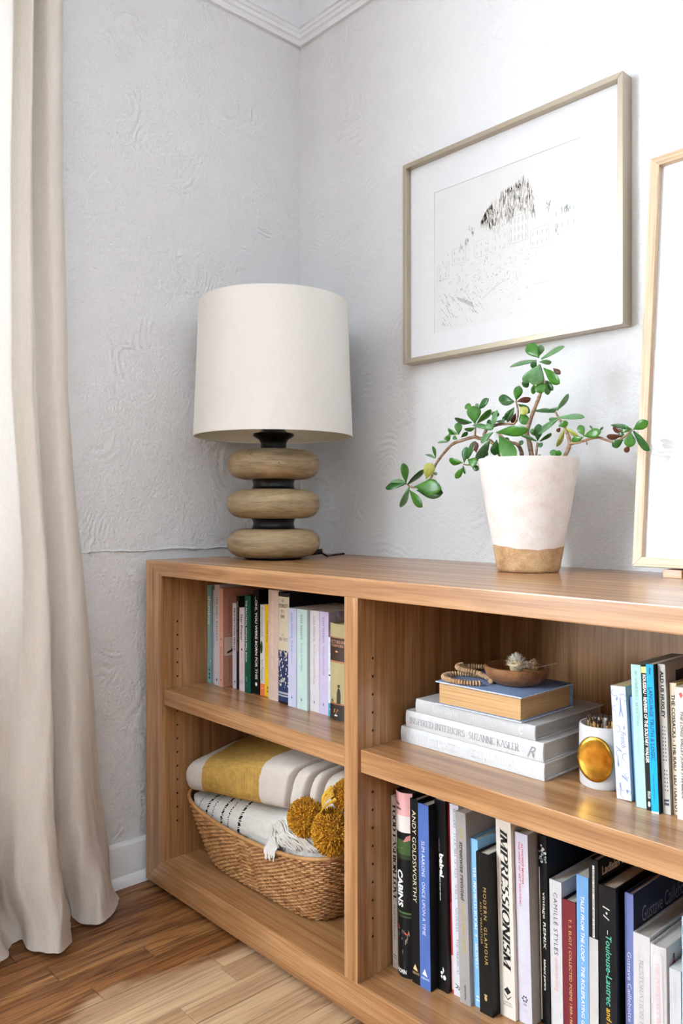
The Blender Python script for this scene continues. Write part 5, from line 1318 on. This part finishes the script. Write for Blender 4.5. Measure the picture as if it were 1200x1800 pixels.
BRANCH= [[(8192, -1600, 9971, 45), (8114, -1631, 10155, 43), (8044, -1662, 10278, 41), (7881, -1692, 10393, 39), (7715, -1723, 10418, 37), (7624, -1754, 10453, 35), (7356, -1785, 10407, 33), (7062, -1815, 10314, 30), (6739, -1846, 10014, 28), (6640, -1877, 9833, 26), (6572, -1908, 9634, 24), (6225, -1938, 9465, 22), (6044, -1969, 9485, 20), (5995, -2000, 9543, 18)], [(7698, -1850, 10442, 22), (7690, -1815, 10598, 17), (7644, -1780, 10726, 12)], [(7963, -1900, 10450, 35), (8004, -1856, 10571, 33), (8119, -1812, 10625, 31), (8233, -1769, 10657, 29), (8382, -1725, 10656, 26), (8529, -1681, 10654, 24), (8578, -1638, 10780, 22), (8556, -1594, 10933, 20), (8481, -1550, 11109, 18)], [(8614, -1550, 9953, 42), (8654, -1620, 10110, 39), (8606, -1690, 10242, 35), (8514, -1760, 10281, 32), (8422, -1830, 10334, 28), (8293, -1900, 10487, 25)], [(7963, -1900, 10209, 22), (7880, -1987, 10059, 20), (7854, -2075, 9921, 17), (7791, -2163, 9860, 14), (7728, -2250, 9874, 12)], [(8897, -1600, 9915, 52), (8801, -1583, 10326, 47), (8748, -1567, 10474, 42), (8849, -1550, 10802, 37), (9032, -1533, 11213, 32), (9076, -1517, 11469, 27), (8988, -1500, 11767, 22)], [(8999, -1650, 9931, 25), (9073, -1700, 10254, 18)], [(9543, -1600, 9885, 42), (9707, -1613, 10184, 36), (9624, -1625, 10475, 29), (9488, -1638, 10692, 22), (9430, -1650, 10811, 16)], [(9711, -1620, 10184, 28), (9955, -1625, 10213, 26), (10255, -1630, 10271, 25), (10450, -1635, 10214, 23), (10595, -1640, 10171, 21), (10783, -1645, 10234, 20), (10946, -1650, 10351, 18)], [(9501, -1700, 9882, 18), (9488, -1700, 9975, 15)]]
M_BARK = N('jade_bark'); n_ = M_BARK.noise(M_BARK.coord((80, 80, 220), False), 1, 4); M_BARK.color(M_BARK.ramp(n_, [(.3, lin('#6d5240')), (.55, lin('#9a7b60')), (.75, lin('#b59a80'))])); M_BARK.set(Roughness=.7); M_BARK.bump(n_, .5, .001); M_BARK = M_BARK.m
P0 = Vector((PXc, PYc, TOP))
def smooth_path(pts, k=5):
    out = []
    for i in range((len(pts) - 1) * k + 1): out.append(cr(pts, i / ((len(pts) - 1) * k)))
    return out
for br in BRANCH:
    pts = [(x*1e-4 - P0.x, y*1e-4 - P0.y, z*1e-4 - P0.z, r*1e-4) for x, y, z, r in br]
    sp = smooth_path(pts) if len(pts) > 2 else pts
    mb = MB(); mb.tube([p[:3] for p in sp], [p[3] * (1 + .08 * math.sin(i * 2.1)) for i, p in enumerate(sp)], 9)
    obj('branch', mb, M_BARK, plant, smooth=70)
def leaf_mesh():
    mb = MB(); nu, nv = 12, 10; vs = []
    for i in range(nu + 1):
        u = i / nu
        w = .5 * (math.sin(math.pi * min(1, u ** 1.5)) ** .62) if 0 < u < 1 else 0
        w = max(w, .055 * (1 - u)) if u < .3 else w
        th = .075 * math.sin(math.pi * min(1, .08 + .92 * u)) ** .6 + .012
        if u == 1: th = .004; w = .01
        for k in range(nv):
            a = 2*math.pi*k/nv; cy = math.cos(a); sz = math.sin(a)
            y = w * cy; z = th * sz * (1.15 if sz > 0 else .8) - .06 * math.sin(math.pi * u) * 0 + .22 * (w * cy) ** 2 + .07 * (u ** 2) * -1
            vs.append((u, y, z))
    fs = [(i*nv+k, i*nv+(k+1) % nv, (i+1)*nv+(k+1) % nv, (i+1)*nv+k) for i in range(nu) for k in range(nv)] + [tuple(range(nv))[::-1], tuple(nu*nv+k for k in range(nv))]
    mb.add(vs, fs); return mb
def leaf_mat(name, c0, c1, edge):
    m = N(name); tc = m.n('ShaderNodeTexCoord'); sp = m.n('ShaderNodeSeparateXYZ', {0: tc.outputs['Object']})
    n = m.noise(m.coord((3, 3, 3)), 1, 3)
    c = m.ramp(n, [(.3, lin(c0)), (.7, lin(c1))])
    e = m.ramp(m.math('ABSOLUTE', sp.outputs[1]), [(.38, (0, 0, 0)), (.52, (1, 1, 1))])
    m.color(m.mix(m.math('MULTIPLY', e, .55), c, lin(edge))); m.set(Roughness=.3); m.b.inputs['Specular IOR Level'].default_value = .5
    m.b.inputs['Subsurface Weight'].default_value = .0
    return m.m
LM = {'g': leaf_mat('jade_leaf', '#2c6118', '#478024', '#567f2e'), 'd': leaf_mat('jade_leaf_dark', '#1e4a1c', '#2f6626', '#5c4a2e'),
      'p': leaf_mat('jade_leaf_pale', '#477345', '#6c9664', '#4f7040'), 'y': leaf_mat('jade_leaf_yellow', '#8f9c3c', '#b3b25a', '#7a8c34'), 'm': leaf_mat('jade_leaf_maroon', '#4e2c24', '#6b3c30', '#3a2420')}
leaf_data = {}
cam_p = cam_o.location.copy()
rng = random.Random(17)
for rec in LEAVES.split(';'):
    f_ = rec.split(','); v = [int(q) * 1e-4 for q in f_[:7]]; k = f_[7]
    a = Vector(v[0:3]); t = Vector(v[3:6]); w = v[6]
    t = a + (t - a) * 1.08; w *= 1.15; L_ = (t - a).length; X_ = (t - a).normalized()
    real = max(w, min(.48 * L_, .022)); roll = math.acos(max(.12, min(1, w / real))) * rng.choice((-1, 1))
    to = (cam_p - a).normalized(); Z_ = (to - X_ * to.dot(X_)).normalized(); Z_.rotate(Matrix.Rotation(roll, 3, X_)); Y_ = Z_.cross(X_)
    if k not in leaf_data:
        o = obj('leaf', leaf_mesh(), LM[k], plant, smooth=80); leaf_data[k] = o.data
    else:
        o = bpy.data.objects.new('leaf', leaf_data[k]); COL.objects.link(o); o.parent = plant
    th = min(.040 / max(L_, .012), 1.0) * L_ * .9
    mtx = Matrix((( X_.x*L_, Y_.x*real, Z_.x*th, 0), (X_.y*L_, Y_.y*real, Z_.y*th, 0), (X_.z*L_, Y_.z*real, Z_.z*th, 0), (0, 0, 0, 1)))
    mtx.translation = a - P0
    o.matrix_basis = mtx
